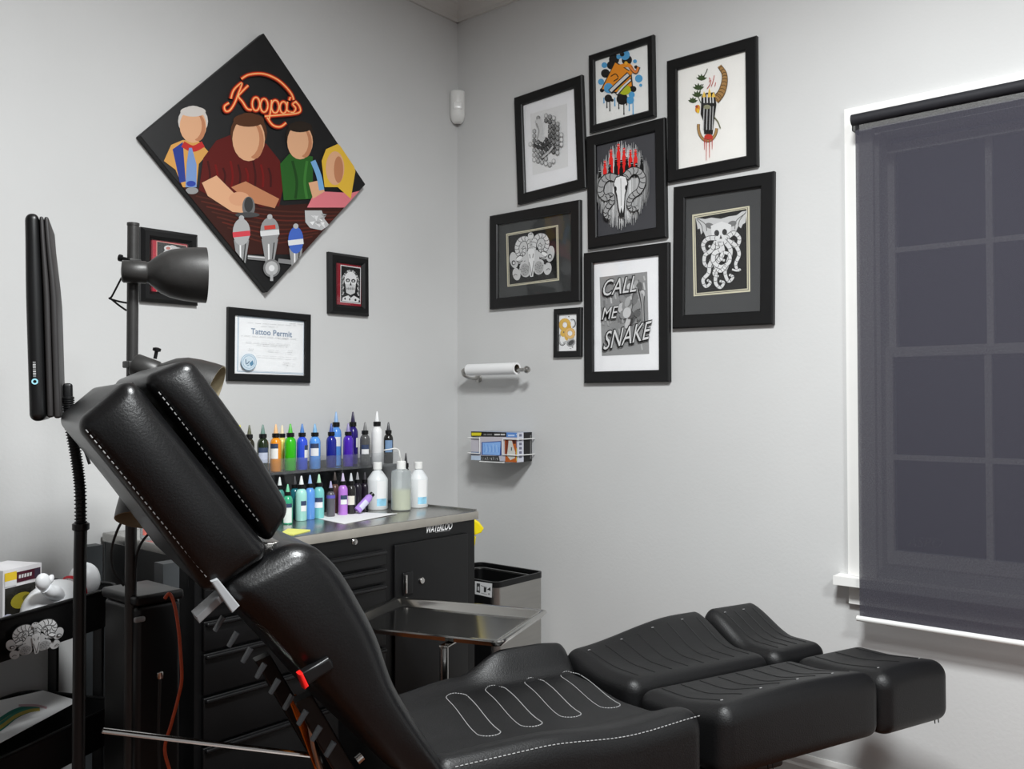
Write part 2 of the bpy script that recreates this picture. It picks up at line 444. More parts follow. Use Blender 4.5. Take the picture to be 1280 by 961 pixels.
nt.links.new(tr.outputs[0], mx.inputs[1]); nt.links.new(df.outputs[0], mx.inputs[2]); nt.links.new(mx.outputs[0], out.inputs[0])
ztop = 2.118
mk('fabric', box((-.0005, BY0-O.y, 0.006), (.0005, 0, ztop-.010-O.z)), bm_, bl, 0)
b = MB(); b.add(lathe([(.003, BY0-.01-O.y), (.017, BY0-.008-O.y), (.017, .004), (.003, .006)], 18), Matrix(((1, 0, 0, -.0172), (0, 0, 1, 0), (0, -1, 0, ztop-O.z), (0, 0, 0, 1))))
b.obj('roller', mat('blind_roll', C(30, 30, 35), .7, var=.1, vscale=80), bl)
mk('bracket', box((-.004, .006, ztop-.028-O.z), (-.0225-O.x, .009, ztop+.02-O.z)), BLACKPLASTIC, bl, 0)
b = MB(); b.add(lathe([(.004, BY0-.006-O.y), (.0085, BY0-.004-O.y), (.0085, .008), (.004, .01)], 12), Matrix(((1, 0, 0, 0), (0, 0, 1, 0), (0, -1, 0, 0), (0, 0, 0, 1))))
b.obj('bottom_bar', WHITEPLASTIC, bl)

# ================================================================ PICTURES
def picture(pts, wall, label, border, depth=.02, art=None, page=(235, 235, 235), matcol=None, inner=None, glass=True, name='picture_frame', cat='picture', fmat=None, bevel=.004):
    """pts: the frame's four corners in the photograph (top left, top right, bottom right, bottom left) on the wall"""
    W = []
    for p in pts:
        q = onx(*p, -depth) if wall == 'R' else ony(*p, -depth)
        W.append((-q.y if wall == 'R' else q.x, q.z))
    cx = sum(p[0] for p in W)/4; cy = sum(p[1] for p in W)/4
    wd = (math.dist(W[0], W[1])+math.dist(W[3], W[2]))/2; hg = (math.dist(W[0], W[3])+math.dist(W[1], W[2]))/2
    ang = math.atan2((W[1][1]-W[0][1])+(W[2][1]-W[3][1]), (W[1][0]-W[0][0])+(W[2][0]-W[3][0]))
    root = thing(name, label, cat)
    B = Matrix(((0, 1, 0, 0), (-1, 0, 0, 0), (0, 0, 1, 0), (0, 0, 0, 1))) if wall == 'R' else Matrix.Identity(4)
    loc = (0, -cx, cy) if wall == 'R' else (cx, 0, cy)
    root.matrix_world = Matrix.Translation(loc) @ B @ Matrix.Rotation(-ang, 4, 'Y')
    # own coordinates: x right, z up, -y out of the wall
    hw, hh = wd/2, hg/2; bw = border; b = MB()
    ring = [(-hw, -.0008), (-hw, -(depth-bevel)), (-hw+bevel, -depth), (-hw+bw-bevel, -depth), (-hw+bw, -(depth-bevel)), (-hw+bw, -depth*.35)]
    v = []; f = []; n = len(ring)
    for sx, sz in ((-1, -1), (1, -1), (1, 1), (-1, 1)):
        for (rx, ry) in ring:
            d = rx+hw; v.append((sx*(hw-d), ry, sz*(hh-d)))
    for c in range(4):
        e = (c+1) % 4
        for i in range(n-1): f.append((c*n+i, e*n+i, e*n+i+1, c*n+i+1))
    f.append((0, 3*n, 2*n, n))
    mk('frame', (v, f), fmat or BLACKFRAME, root, 0)
    iw, ih = hw-bw, hh-bw; yb = depth*.4
    if matcol is not None:
        mk('mat_board', box((-iw-.001, -yb, -ih-.001), (iw+.001, -yb+.002, ih+.001)), mat('mat_%d_%d_%d' % matcol, C(*matcol), .75, var=.03, vscale=30), root, 0)
    lift = yb+.0004
    ca, sa = math.cos(ang), math.sin(ang)
    def tp(x, y):
        q = onx(x, y, -lift) if wall == 'R' else ony(x, y, -lift)
        u, vv = (-q.y if wall == 'R' else q.x)-cx, q.z-cy
        return (u*ca+vv*sa, -u*sa+vv*ca)
    if art:
        view, fn = art
        A = Art(tp, view, clip=[(-iw, -ih), (iw, -ih), (iw, ih), (-iw, ih)])
        if matcol is None:
            mk('paper', box((-iw-.001, -yb, -ih-.001), (iw+.001, -yb+.002, ih+.001)), mat('page_%d_%d_%d' % page, C(*page), .75, var=.015, vscale=20), root, 0)
        fn(A)
        A.build('print', root, Matrix(((1, 0, 0, 0), (0, 0, -1, -lift), (0, 1, 0, 0), (0, 0, 0, 1))))
    if glass:
        g = depth*.4+.004+.002
        mk('glass', box((-iw, -g-.001, -ih), (iw, -g, ih)), GLASS, root, 0)
    return root
def quadpts(A, q, col): A.poly(q, col)

def art_honeycomb(A):
    A.poly([(138, 470), (330, 415), (335, 745), (150, 790)], K(236))
    rr = random.Random(3)
    for i in range(-7, 8):
        for j in range(-10, 11):
            x = 222+i*21; y = 605+j*25+(12 if i % 2 else 0)-i*6
            d = ((x-222)/88)**2+((y-605)/140)**2
            if d > 1+rr.uniform(-.35, .15): continue
            if ((x-200)/30)**2+((y-550)/58)**2 < 1 or ((x-245)/22)**2+((y-690)/25)**2 < 1: continue
            g = int(min(215, max(30, 60+d*130+rr.uniform(-35, 35))))
            A.poly([(x+11.5*math.cos(PI/6+k*PI/3), y+14*math.sin(PI/6+k*PI/3)) for k in range(6)], K(max(15, g-40)))
            A.poly([(x-1+8*math.cos(PI/6+k*PI/3), y-1+10*math.sin(PI/6+k*PI/3)) for k in range(6)], K(min(230, g+30)))
    A.stroke([(180, 500), (195, 545), (190, 590), (215, 610)], 26, K(205)); A.stroke([(175, 520), (188, 560), (180, 600)], 5, K(150))
    A.stroke([(160, 630), (200, 645), (240, 620)], 12, K(70)); A.stroke([(205, 700), (240, 670), (262, 640)], 9, K(190))
def art_splatter(A):
    blue = C(88, 170, 222); blk = K(18); org = C(246, 152, 32)
    for x, y, r in ((575, 185, 27), (530, 258, 23), (642, 188, 27), (545, 388, 20), (618, 392, 30), (676, 340, 16), (512, 346, 11), (560, 215, 22), (690, 225, 9), (566, 398, 8)):
        A.ell(x, y, r, r, blk)
    for x, y, r in ((632, 162, 26), (525, 215, 15), (550, 335, 26), (705, 285, 20), (660, 398, 20), (508, 302, 16), (685, 195, 10), (600, 172, 12), (668, 370, 16), (715, 320, 8)):
        A.ell(x, y, r, r, blue)
    A.ell(618, 158, 12, 12, blk)
    for x, a, c_ in ((538, 435, blk), (553, 452, blk), (600, 440, blk), (627, 470, blk), (641, 420, blk), (655, 450, blue), (675, 470, blue), (523, 410, blue), (580, 425, blue)):
        A.stroke([(x, 385), (x+1, a)], 5, c_, 0); A.ell(x+1, a, 3.5, 5, c_)
    A.poly([(583, 196), (668, 250), (676, 330), (600, 366), (506, 344)], blk)
    A.poly([(583, 202), (662, 252), (670, 325), (600, 358), (514, 340)], org)
    A.ell(632, 345, 33, 26, C(190, 200, 40)); A.ell(548, 335, 24, 26, blue)
    A.stroke([(600, 225), (650, 215), (670, 240), (655, 262)], 20, org); A.stroke([(660, 225), (690, 255), (706, 225)], 17, blk); A.stroke([(660, 225), (690, 253), (704, 226)], 12, C(240, 140, 70))
    A.stroke([(556, 356), (610, 305), (655, 262)], 28, blk, 3); A.stroke([(558, 352), (610, 302), (652, 264)], 15, K(225), 3)
    A.stroke([(590, 370), (625, 330), (668, 290)], 16, blk, 3); A.stroke([(592, 366), (625, 328), (664, 292)], 9, K(235), 3)
    A.stroke([(560, 275), (585, 262), (600, 280)], 5, blk); A.stroke([(575, 300), (600, 285)], 5, blk, 0); A.ell(640, 205, 9, 9, C(250, 190, 60))
def horn(A, pts, w, light, dark, ticks=9):
    A.stroke(pts, lambda t: w*(1.1-.55*t), dark); A.stroke(pts, lambda t: w*.78*(1.1-.55*t), light)
    p = catmull([(a[0], a[1], 0) for a in pts], 6); n = len(p)
    for i in range(ticks):
        k = int((n-2)*(i+.6)/ticks)+0; d = (p[k+1]-p[k]); l = d.length or 1; h = w*.36*(1.1-.55*k/n)
        nx, ny = -d.y/l*h, d.x/l*h
        A.stroke([(p[k].x+nx, p[k].y+ny), (p[k].x+d.x/l*w*.12, p[k].y+d.y/l*w*.12), (p[k].x-nx, p[k].y-ny)], w*.09, dark, 2)
def art_ram_pins(A):
    rr = random.Random(5)
    for i in range(230):
        x = rr.uniform(150, 492); e = max(0, 1-((x-318)/180)**2)**.5; h = 300*e*rr.uniform(.55, 1); cy = 490-(x-310)*.15
        g = rr.uniform(.45, 1)**.7; v = int(66+185*g*e)
        A.stroke([(x, cy-h), (x+2, cy), (x, cy+h)], lambda t: 9*math.sin(PI*min(max(t, .04), .96))+.5, K(min(238, v)), 3)
    def pin(x, y, yb, col):
        A.ell(x, y, 9.5, 11, col, n=12); A.ell(x, y+20, 10, 9, col, n=12)
        A.poly([(x-5, y+26), (x+5, y+26), (x+13, y+52), (x+13, yb), (x-13, yb), (x-13, y+52)], col)
        A.stroke([(x-9, y+1), (x+9, y-1)], 3, K(200), 0)
    red = C(232, 44, 40)
    for x, y in ((207, 340), (248, 265), (298, 228), (335, 255), (378, 268), (412, 265)): pin(x, y, 420, red)
    for x, y in ((175, 403), (240, 365), (282, 322), (318, 336), (355, 318), (390, 350), (420, 355), (455, 315)): pin(x, y, 440, K(22))
    horn(A, [(292, 452), (240, 438), (196, 470), (180, 535), (212, 580), (250, 562), (258, 600), (222, 650), (216, 695), (245, 712)], 52, K(165), K(30), 16)
    horn(A, [(348, 440), (390, 400), (440, 408), (464, 462), (440, 530), (390, 570), (372, 620), (392, 655), (432, 640)], 54, K(170), K(30), 16)
    A.poly([(283, 442), (318, 428), (354, 436), (368, 480), (350, 560), (345, 650), (338, 705), (310, 710), (297, 640), (288, 560), (266, 485)], K(40))
    A.poly([(287, 446), (318, 434), (350, 440), (361, 482), (343, 560), (338, 645), (332, 680), (314, 684), (304, 640), (294, 560), (273, 486)], K(232))
    A.ell(283, 520, 8, 18, K(35)); A.ell(354, 512, 8, 18, K(35)); A.poly([(312, 690), (322, 640), (334, 688), (323, 705)], K(40)); A.stroke([(318, 450), (320, 560), (321, 630)], 4, K(150))
def art_bull_hand(A):
    gr = C(58, 78, 42)
    for x, y, s_ in ((288, 300, 34), (268, 360, 36), (262, 405, 34), (234, 442, 30)):
        for k in range(5):
            a = -PI/2+(k-2)*.62; ex, ey = x+s_*math.cos(a)*1.1, y+s_*math.sin(a)*1.1
            A.poly([(x, y+8), (x+.5*(ex-x)-8*math.sin(a), y+.5*(ey-y)+8*math.cos(a)), (ex, ey), (x+.5*(ex-x)+8*math.sin(a), y+.5*(ey-y)-8*math.cos(a))], gr)
    A.stroke([(300, 285), (318, 255), (326, 232)], 5, C(60, 60, 40)); A.stroke([(300, 330), (270, 400), (285, 450)], 5, gr)
    A.ell(264, 485, 15, 25, C(228, 150, 50), .2); A.ell(268, 500, 8, 14, C(245, 205, 60)); A.ell(258, 472, 8, 9, C(170, 70, 50))
    A.arc(327, 600, 58, 88, .1, PI+.2, 19, C(96, 70, 40)); A.arc(327, 600, 58, 88, .1, PI+.2, 13, C(178, 140, 88))
    horn(A, [(376, 432), (414, 385), (434, 320), (432, 262), (402, 215)], 50, C(178, 136, 82), C(92, 66, 36), 12)
    A.poly([(290, 405), (320, 385), (372, 382), (384, 460), (372, 540), (360, 648), (306, 645), (300, 560), (284, 520)], K(34))
    for x in (305, 325, 345, 362):
        A.stroke([(x, 395), (x+2, 450)], 8, K(225), 0); A.stroke([(x+2, 470), (x-1, 540), (x-3, 620)], 6, K(190), 3)
    A.ell(325, 475, 22, 14, C(150, 150, 120))
    for x, h in ((306, 40), (340, 62), (366, 36)):
        A.poly([(x-11, 415), (x-7, 415-h*.5), (x, 415-h), (x+9, 415-h*.45), (x+12, 412)], C(246, 205, 92))
    for p in ([(325, 360), (345, 330), (350, 305)], [(352, 345), (362, 318), (372, 275)], [(338, 318), (345, 300), (338, 290)], [(375, 345), (380, 320)]): A.stroke(p, 4, C(190, 60, 50))
    A.ell(335, 664, 27, 17, C(205, 58, 44)); A.stroke([(372, 540), (395, 570), (410, 610)], 7, C(110, 110, 80))
    for x, y in ((309, 745), (321, 812), (341, 795), (358, 742)): A.stroke([(x, 670), (x, y)], lambda t: 7-4*t, C(192, 72, 66), 0)
def cream_window(A, q, w=9, ink=28):
    A.poly(q, C(214, 208, 182)); cx = sum(p[0] for p in q)/4; cy = sum(p[1] for p in q)/4
    def ins(d): return [(p[0]+(d if p[0] < cx else -d), p[1]+(d if p[1] < cy else -d)) for p in q]
    A.poly(ins(w), K(70)); A.poly(ins(w*1.35), C(206, 200, 176)); A.poly(ins(w*2.0), K(ink))
def curl(A, x, y, r, turns=1.4, a0=0., w=13, sx=.85, sg=1):
    pts = [(x+sx*r*(1-.72*i/22)*math.cos(a0+sg*turns*2*PI*i/22), y+r*(1-.72*i/22)*math.sin(a0+sg*turns*2*PI*i/22)) for i in range(23)]
    A.stroke(pts, lambda t: w*(1.35-.6*t), K(60), 0); A.stroke(pts, lambda t: w*(1.05-.55*t), K(214), 0)
    for i in range(2, 20, 2):
        A.ell(pts[i][0], pts[i][1], w*.13, w*.13, K(120), n=6)
def art_tentacles(A):
    cream_window(A, [(161, 267), (489, 216), (493, 706), (169, 733)])
    A.poly([(180, 284), (235, 292), (270, 283), (325, 290), (372, 276), (415, 270), (446, 248), (476, 244), (466, 312), (450, 322), (440, 345), (425, 330), (405, 380), (240, 395), (225, 360), (212, 380), (205, 345), (193, 350), (188, 318)], K(205))
    for p in ([(185, 290), (215, 330), (222, 372)], [(190, 288), (235, 320), (245, 360)], [(470, 250), (435, 295), (425, 330)], [(465, 260), (415, 300), (405, 350)]): A.stroke(p, 4, K(90))
    A.ell(262, 330, 26, 16, K(120), .3); A.ell(390, 318, 26, 16, K(120), -.3)
    A.poly([(268, 330), (330, 305), (385, 325), (376, 400), (345, 420), (300, 422), (276, 400)], K(226))
    A.ell(302, 372, 14, 18, K(50)); A.ell(347, 366, 14, 18, K(50)); A.poly([(318, 405), (325, 380), (333, 404)], K(50))
    for p, w_ in (([(300, 400), (250, 405), (224, 440), (240, 480), (272, 468), (258, 442)], 30), ([(365, 395), (402, 372), (432, 402), (420, 446), (390, 440), (398, 414)], 30),
                  ([(300, 420), (272, 470), (236, 500), (234, 548), (266, 566), (284, 538), (262, 526)], 28), ([(355, 410), (408, 440), (432, 492), (412, 548), (425, 585), (440, 578)], 28),
                  ([(312, 425), (306, 490), (266, 550), (258, 600), (226, 640), (242, 678), (268, 656), (250, 640)], 30), ([(345, 415), (384, 470), (366, 550), (352, 596), (372, 648), (398, 624), (376, 610)], 30),
                  ([(328, 425), (340, 490), (304, 550), (300, 610), (300, 660), (326, 684), (346, 656), (322, 646)], 30), ([(330, 470), (292, 490), (288, 536), (330, 566), (376, 540), (378, 496), (342, 486), (330, 518), (352, 530)], 30),
                  ([(360, 560), (330, 590), (300, 580), (290, 610), (318, 620)], 24)):
        horn(A, p, w_, K(222), K(70), 10)
    A.stroke([(395, 580), (420, 588), (437, 582)], 10, K(210))
def ram_butterfly(A, f):
    def E(x, y, a, b_, c_, rot=0): A.poly([f(x+a*math.cos(t)*math.cos(rot)-b_*math.sin(t)*math.sin(rot), y+a*math.cos(t)*math.sin(rot)+b_*math.sin(t)*math.cos(rot)) for t in [2*PI*i/18 for i in range(18)]], c_)
    sc = abs(f(100, 0)[0]-f(0, 0)[0])/100
    def S(p, w, c_): A.stroke([f(*q) for q in p], w*sc, c_)
    for sgn, ox, oy in ((-1, 0, 0), (1, 0, 0)):
        m = lambda x, y: (395+sgn*x, y-sgn*x*.17)
        for (x, y, a, b_) in ((80, 398, 46, 56), (55, 575, 44, 60), (140, 490, 32, 62), (120, 600, 30, 48), (95, 480, 42, 45), (28, 500, 30, 60)):
            q = m(x, y); E(q[0], q[1], a, b_, K(212), sgn*.15)
        pts = [f(*m(*q)) for q in ((10, 438), (20, 375), (52, 340), (96, 350), (118, 400), (104, 452), (72, 456), (60, 420), (78, 400))]
        horn(A, pts, 46*sc, K(224), K(70), 14)
        q = m(55, 578); E(q[0], q[1], 33, 48, K(175)); 
        for k in range(14):
            a = k*2.4; r = 6+k*2.6; q = m(55+r*math.cos(a)*.8, 578+r*math.sin(a)); E(q[0], q[1], 4, 4, K(120))
        q = m(97, 485); E(q[0], q[1], 24, 14, K(245), sgn*.6); S([m(70, 470), m(95, 462), m(120, 480)], 5, K(90)); S([m(72, 505), m(95, 515), m(118, 500)], 5, K(90))
        q = m(140, 510); E(q[0], q[1], 15, 18, K(60)); E(q[0]+2, q[1]+2, 9, 11, K(225)); q = m(103, 555); E(q[0], q[1], 10, 8, K(25)); q = m(126, 625); S([m(112, 610), m(128, 600), m(140, 612)], 4, K(110))
    E(390, 330, 22, 26, K(225)); E(384, 318, 5, 5, K(60)); E(397, 316, 5, 5, K(60)); S([(390, 352), (392, 400), (394, 440)], 20, K(190)); S([(385, 375), (398, 373)], 4, K(70)); S([(385, 400), (400, 397)], 4, K(70))
    A.poly([f(*p) for p in ((368, 440), (395, 425), (420, 436), (418, 520), (408, 640), (386, 643), (374, 525))], K(232))
    S([(376, 530), (392, 600), (394, 635)], 5, K(110)); S([(414, 520), (402, 600), (398, 635)], 5, K(110)); S([(380, 470), (386, 500)], 6, K(130)); S([(410, 465), (405, 498)], 6, K(130))
def art_butterfly(A):
    cream_window(A, [(196, 313), (587, 246), (595, 663), (206, 711)], 8)
    ram_butterfly(A, lambda x, y: (x*.985+4, y*.985+5))
def art_lettered(A):
    q = [(153, 241), (462, 205), (475, 738), (168, 752)]; rr = random.Random(11)
    A.poly(q, K(150))
    def inq(u, v): return (153+u*309+v*13+u*v*0, 241-36*u+v*(511+u*22))
    def patch(pts, c_): A.poly([inq(*p) for p in pts], c_)
    for i in range(60):
        u = rr.uniform(.02, .97); v = rr.uniform(.03, .9); g = rr.randint(110, 215); l = rr.uniform(.05, .12)
        A.stroke([inq(u, v), inq(min(u+.02, .98), min(v+l, .98))], 10, K(g), 0)
    # plain cloudy grey shape where the drawing's sitter is
    for i in range(46):
        a = rr.uniform(0, 2*PI); r = rr.uniform(0, 1)**.5; x = 372+70*r*math.cos(a); y = 415+135*r*math.sin(a)
        A.ell(x, y, rr.uniform(14, 26), rr.uniform(24, 46), K(rr.choice((70, 95, 120, 145, 175, 205))), .3)
    for i in range(12): A.stroke([(395+i*5, 300+i*6), (425+i*2, 420), (430+i*2, 540+i*3)], 5, K(rr.choice((50, 70, 170))))
    for (t, o, xv, yv) in (('CALL', (166, 368), (96, -14), (18, -150)), ('ME', (166, 520), (78, -10), (12, -112)), ('SNAKE', (176, 716), (98, -24), (20, -170))):
        A.text(t, o, xv, yv, K(28), .15, .05); A.text(t, (o[0]+3, o[1]-2), xv, yv, K(215), .15, .0)
def art_links(A):
    y1, y2 = C(232, 188, 84), C(196, 142, 66)
    A.arc(428, 350, 38, 55, -2.2, 1.6, 26, K(45)); A.arc(424, 350, 34, 50, -2.2, 1.6, 14, K(225))
    A.arc(275, 590, 48, 85, .6, 4.2, 24, K(70)); A.arc(275, 590, 46, 82, .6, 4.2, 15, K(190))
    A.ell(405, 640, 55, 70, K(165), .9); A.ell(408, 640, 30, 50, K(85), .9); A.stroke([(285, 640), (360, 610), (455, 560)], 20, K(205))
    A.arc(315, 372, 62, 72, 0, 2*PI, 56, y2); A.arc(315, 372, 62, 72, 0, 2*PI, 46, y1)
    A.ell(300, 490, 52, 62, y1, .4); A.ell(335, 560, 24, 48, y1, -.3); A.ell(378, 410, 32, 42, C(226, 176, 50))
    A.arc(392, 498, 58, 62, 0, 2*PI, 44, y2); A.arc(392, 498, 58, 62, 0, 2*PI, 36, C(240, 196, 120))
    A.ell(298, 482, 9, 12, K(90)); A.ell(374, 248, 10, 8, K(120)); A.ell(328, 252, 5, 5, K(160)); A.ell(430, 705, 12, 10, K(130)); A.stroke([(385, 725), (410, 728)], 6, K(120), 0)
def art_skull_portrait(A):
    A.poly([(735, 128), (887, 152), (885, 402), (733, 386)], C(150, 34, 48)); A.poly([(748, 148), (870, 166), (868, 385), (746, 372)], K(228)); A.poly([(752, 154), (866, 171), (864, 380), (750, 367)], K(30))
    for k in range(14):
        a = PI+.15+k*.22; A.stroke([(806+34*math.cos(a), 250+55*math.sin(a)), (806+52*math.cos(a), 258+80*math.sin(a))], 9, K((175, 90, 205)[k % 3]), 0)
    for k in range(7): A.stroke([(765-k % 2*4, 215+k*16), (758, 235+k*16)], 8, K((190, 110)[k % 2]), 0); A.stroke([(848+k % 2*3, 225+k*15), (856, 245+k*15)], 8, K((190, 110)[k % 2]), 0)
    A.ell(806, 240, 37, 50, K(232)); A.poly([(775, 265), (838, 268), (832, 318), (806, 330), (780, 316)], K(215))
    A.ell(790, 242, 13, 11, K(60)); A.ell(823, 245, 13, 11, K(60)); A.ell(790, 243, 6, 5, K(210)); A.ell(823, 246, 6, 5, K(210)); A.poly([(800, 272), (807, 250), (813, 273)], K(50))
    for k in range(6): A.stroke([(785+k*8, 283), (785+k*8, 300)], 2.5, K(90), 0)
    A.stroke([(780, 292), (832, 294)], 3, K(120), 0)
    A.poly([(754, 366), (758, 345), (792, 332), (806, 348), (825, 334), (858, 352), (864, 378)], K(225)); A.ell(772, 352, 5, 7, K(30)); A.ell(835, 360, 6, 7, K(30)); A.ell(858, 368, 5, 7, K(30)); A.ell(800, 356, 4, 8, K(30))
def art_hidden(A):
    A.poly([(246, 214), (622, 268), (622, 830), (246, 815)], C(178, 40, 58)); A.poly([(284, 248), (592, 296), (592, 790), (284, 775)], C(206, 150, 140)); A.poly([(292, 256), (585, 302), (585, 785), (292, 768)], K(52))
    A.ell(440, 480, 110, 190, K(190)); A.ell(400, 450, 32, 36, K(50)); A.ell(480, 460, 32, 36, K(50)); A.ell(400, 320, 40, 26, K(215)); A.ell(402, 322, 22, 15, C(190, 120, 110)); A.stroke([(430, 310), (480, 318), (530, 330)], 16, K(200))
def art_permit(A):
    bc = C(160, 186, 206); g = K(196)
    q = [(133, 455), (532, 490), (528, 805), (128, 788)]
    for i in range(4): A.stroke([q[i], q[(i+1) % 4]], 3.5, bc, 0)
    q = [(138, 462), (527, 496), (523, 799), (134, 782)]
    for i in range(4): A.stroke([q[i], q[(i+1) % 4]], 1.2, bc, 0)
    A.text('Tattoo Permit', (210, 562), (42.5, 3.6), (0, -48), C(126, 146, 172), 0, .012)
    for x0, x1, y, w_ in ((190, 480, 497, 2), (270, 370, 517, 2), (430, 525, 500, 3), (150, 480, 573, 2.5), (370, 430, 588, 2.5), (175, 440, 612, 2.5), (240, 425, 624, 3), (190, 232, 654, 4), (305, 370, 662, 3), (425, 455, 664, 3), (430, 452, 676, 3), (235, 475, 694, 2.5), (385, 440, 735, 3), (400, 470, 742, 2), (415, 440, 753, 3)):
        n = max(2, int((x1-x0)/9))
        for i in range(n):
            if (i*7+int(y)) % 5 == 0: continue
            a = x0+(x1-x0)*i/n; A.stroke([(a, y+(a-x0)*.06), (a+6.5, y+(a+6.5-x0)*.06)], w_, g, 0)
    A.ell(187, 733, 47, 50, C(150, 182, 204)); A.ell(187, 733, 43, 46, C(226, 234, 240)); A.arc(187, 733, 36, 38, 0, 2*PI, 7, C(176, 200, 216)); A.ell(187, 733, 29, 31, C(206, 222, 232))
    A.stroke([(168, 715), (172, 745), (190, 728)], 6, C(110, 130, 150)); A.poly([(190, 740), (210, 722), (216, 745), (200, 760)], C(96, 140, 170)); A.stroke([(175, 755), (190, 750)], 5, C(130, 160, 180), 0)

Z6 = (630, 30, 4.18)
picture([(641.5,122.1),(726.4,92.9),(732.4,234.5),(646.7,255.4)], 'R', 'black frame hung tilted with a grey honeycomb drawing on white', .041, art=(Z6, art_honeycomb), page=(250, 250, 252))
picture([(733.3,69.5),(815.4,42.7),(818.5,144.4),(737.7,165.2)], 'R', 'small black frame with orange shape over blue and black paint drips, topmost picture', .027, art=(Z6, art_splatter), page=(250, 250, 247), bevel=.005)
picture([(731.6,170.9),(829.6,146.2),(833,296.4),(735,310.9)], 'R', 'black frame with ram skull under red and black pins on dark grey', .042, art=((720, 140, 5.338), art_ram_pins), page=(66, 66, 70), glass=False)
picture([(831.9,76.6),(944.6,43.6),(947,207.1),(834.8,227.5)], 'R', 'black frame with colour drawing of skeletal hand, brown horn and dripping red', .041, art=((820, 40, 5.057), art_bull_hand), page=(252, 250, 245))
picture([(839.2,234.5),(965.1,213.3),(967.8,405.3),(842,410.1)], 'R', 'large black frame with white tentacled skull on dark mat with cream border', .046, art=((830, 210, 4.573), art_tentacles), matcol=(62, 63, 64))
picture([(609.5,270.8),(722.9,248.8),(726,376.8),(613.3,385.7)], 'R', 'wide black frame with white horned skull butterfly on dark mat, leftmost on that wall', .044, art=((600, 240, 6.007), art_butterfly), matcol=(58, 60, 60))
picture([(727.3,317),(833.7,301.9),(837.5,477.3),(731,478.2)], 'R', 'black frame with white mat and grey print lettered CALL ME SNAKE', .043, art=((720, 300, 5.19), art_lettered), page=(252, 252, 254))
picture([(690.2,386.5),(725.2,383.6),(726.6,445.9),(692,446.4)], 'R', 'smallest black frame with yellow linked rings drawn on white', .024, depth=.016, art=((680, 375, 12.01), art_links), page=(251, 251, 251))
Z3 = (270, 300, 4.805)
picture([(413.6,313.7),(463.5,321.9),(462.5,394.7),(412.6,391.6)], 'L', 'small black frame with red mat and skull portrait, right of the diamond canvas', .036, depth=.024, art=(Z3, art_skull_portrait), matcol=(120, 26, 38), bevel=.01)
picture([(178,282),(249,294),(249.2,381),(178,377)], 'L', 'small black frame with red mat, half hidden behind the grey lamp head', .034, depth=.024, art=((160, 270, 8.01), art_hidden), matcol=(120, 26, 38), bevel=.01)
picture([(286.6,382.6),(390,393.7),(388.6,478),(285.6,476.5)], 'L', 'black framed tattoo permit certificate with blue seal', .026, depth=.018, art=(Z3, art_permit), page=(251, 252, 253), name='framed_certificate', cat='certificate')

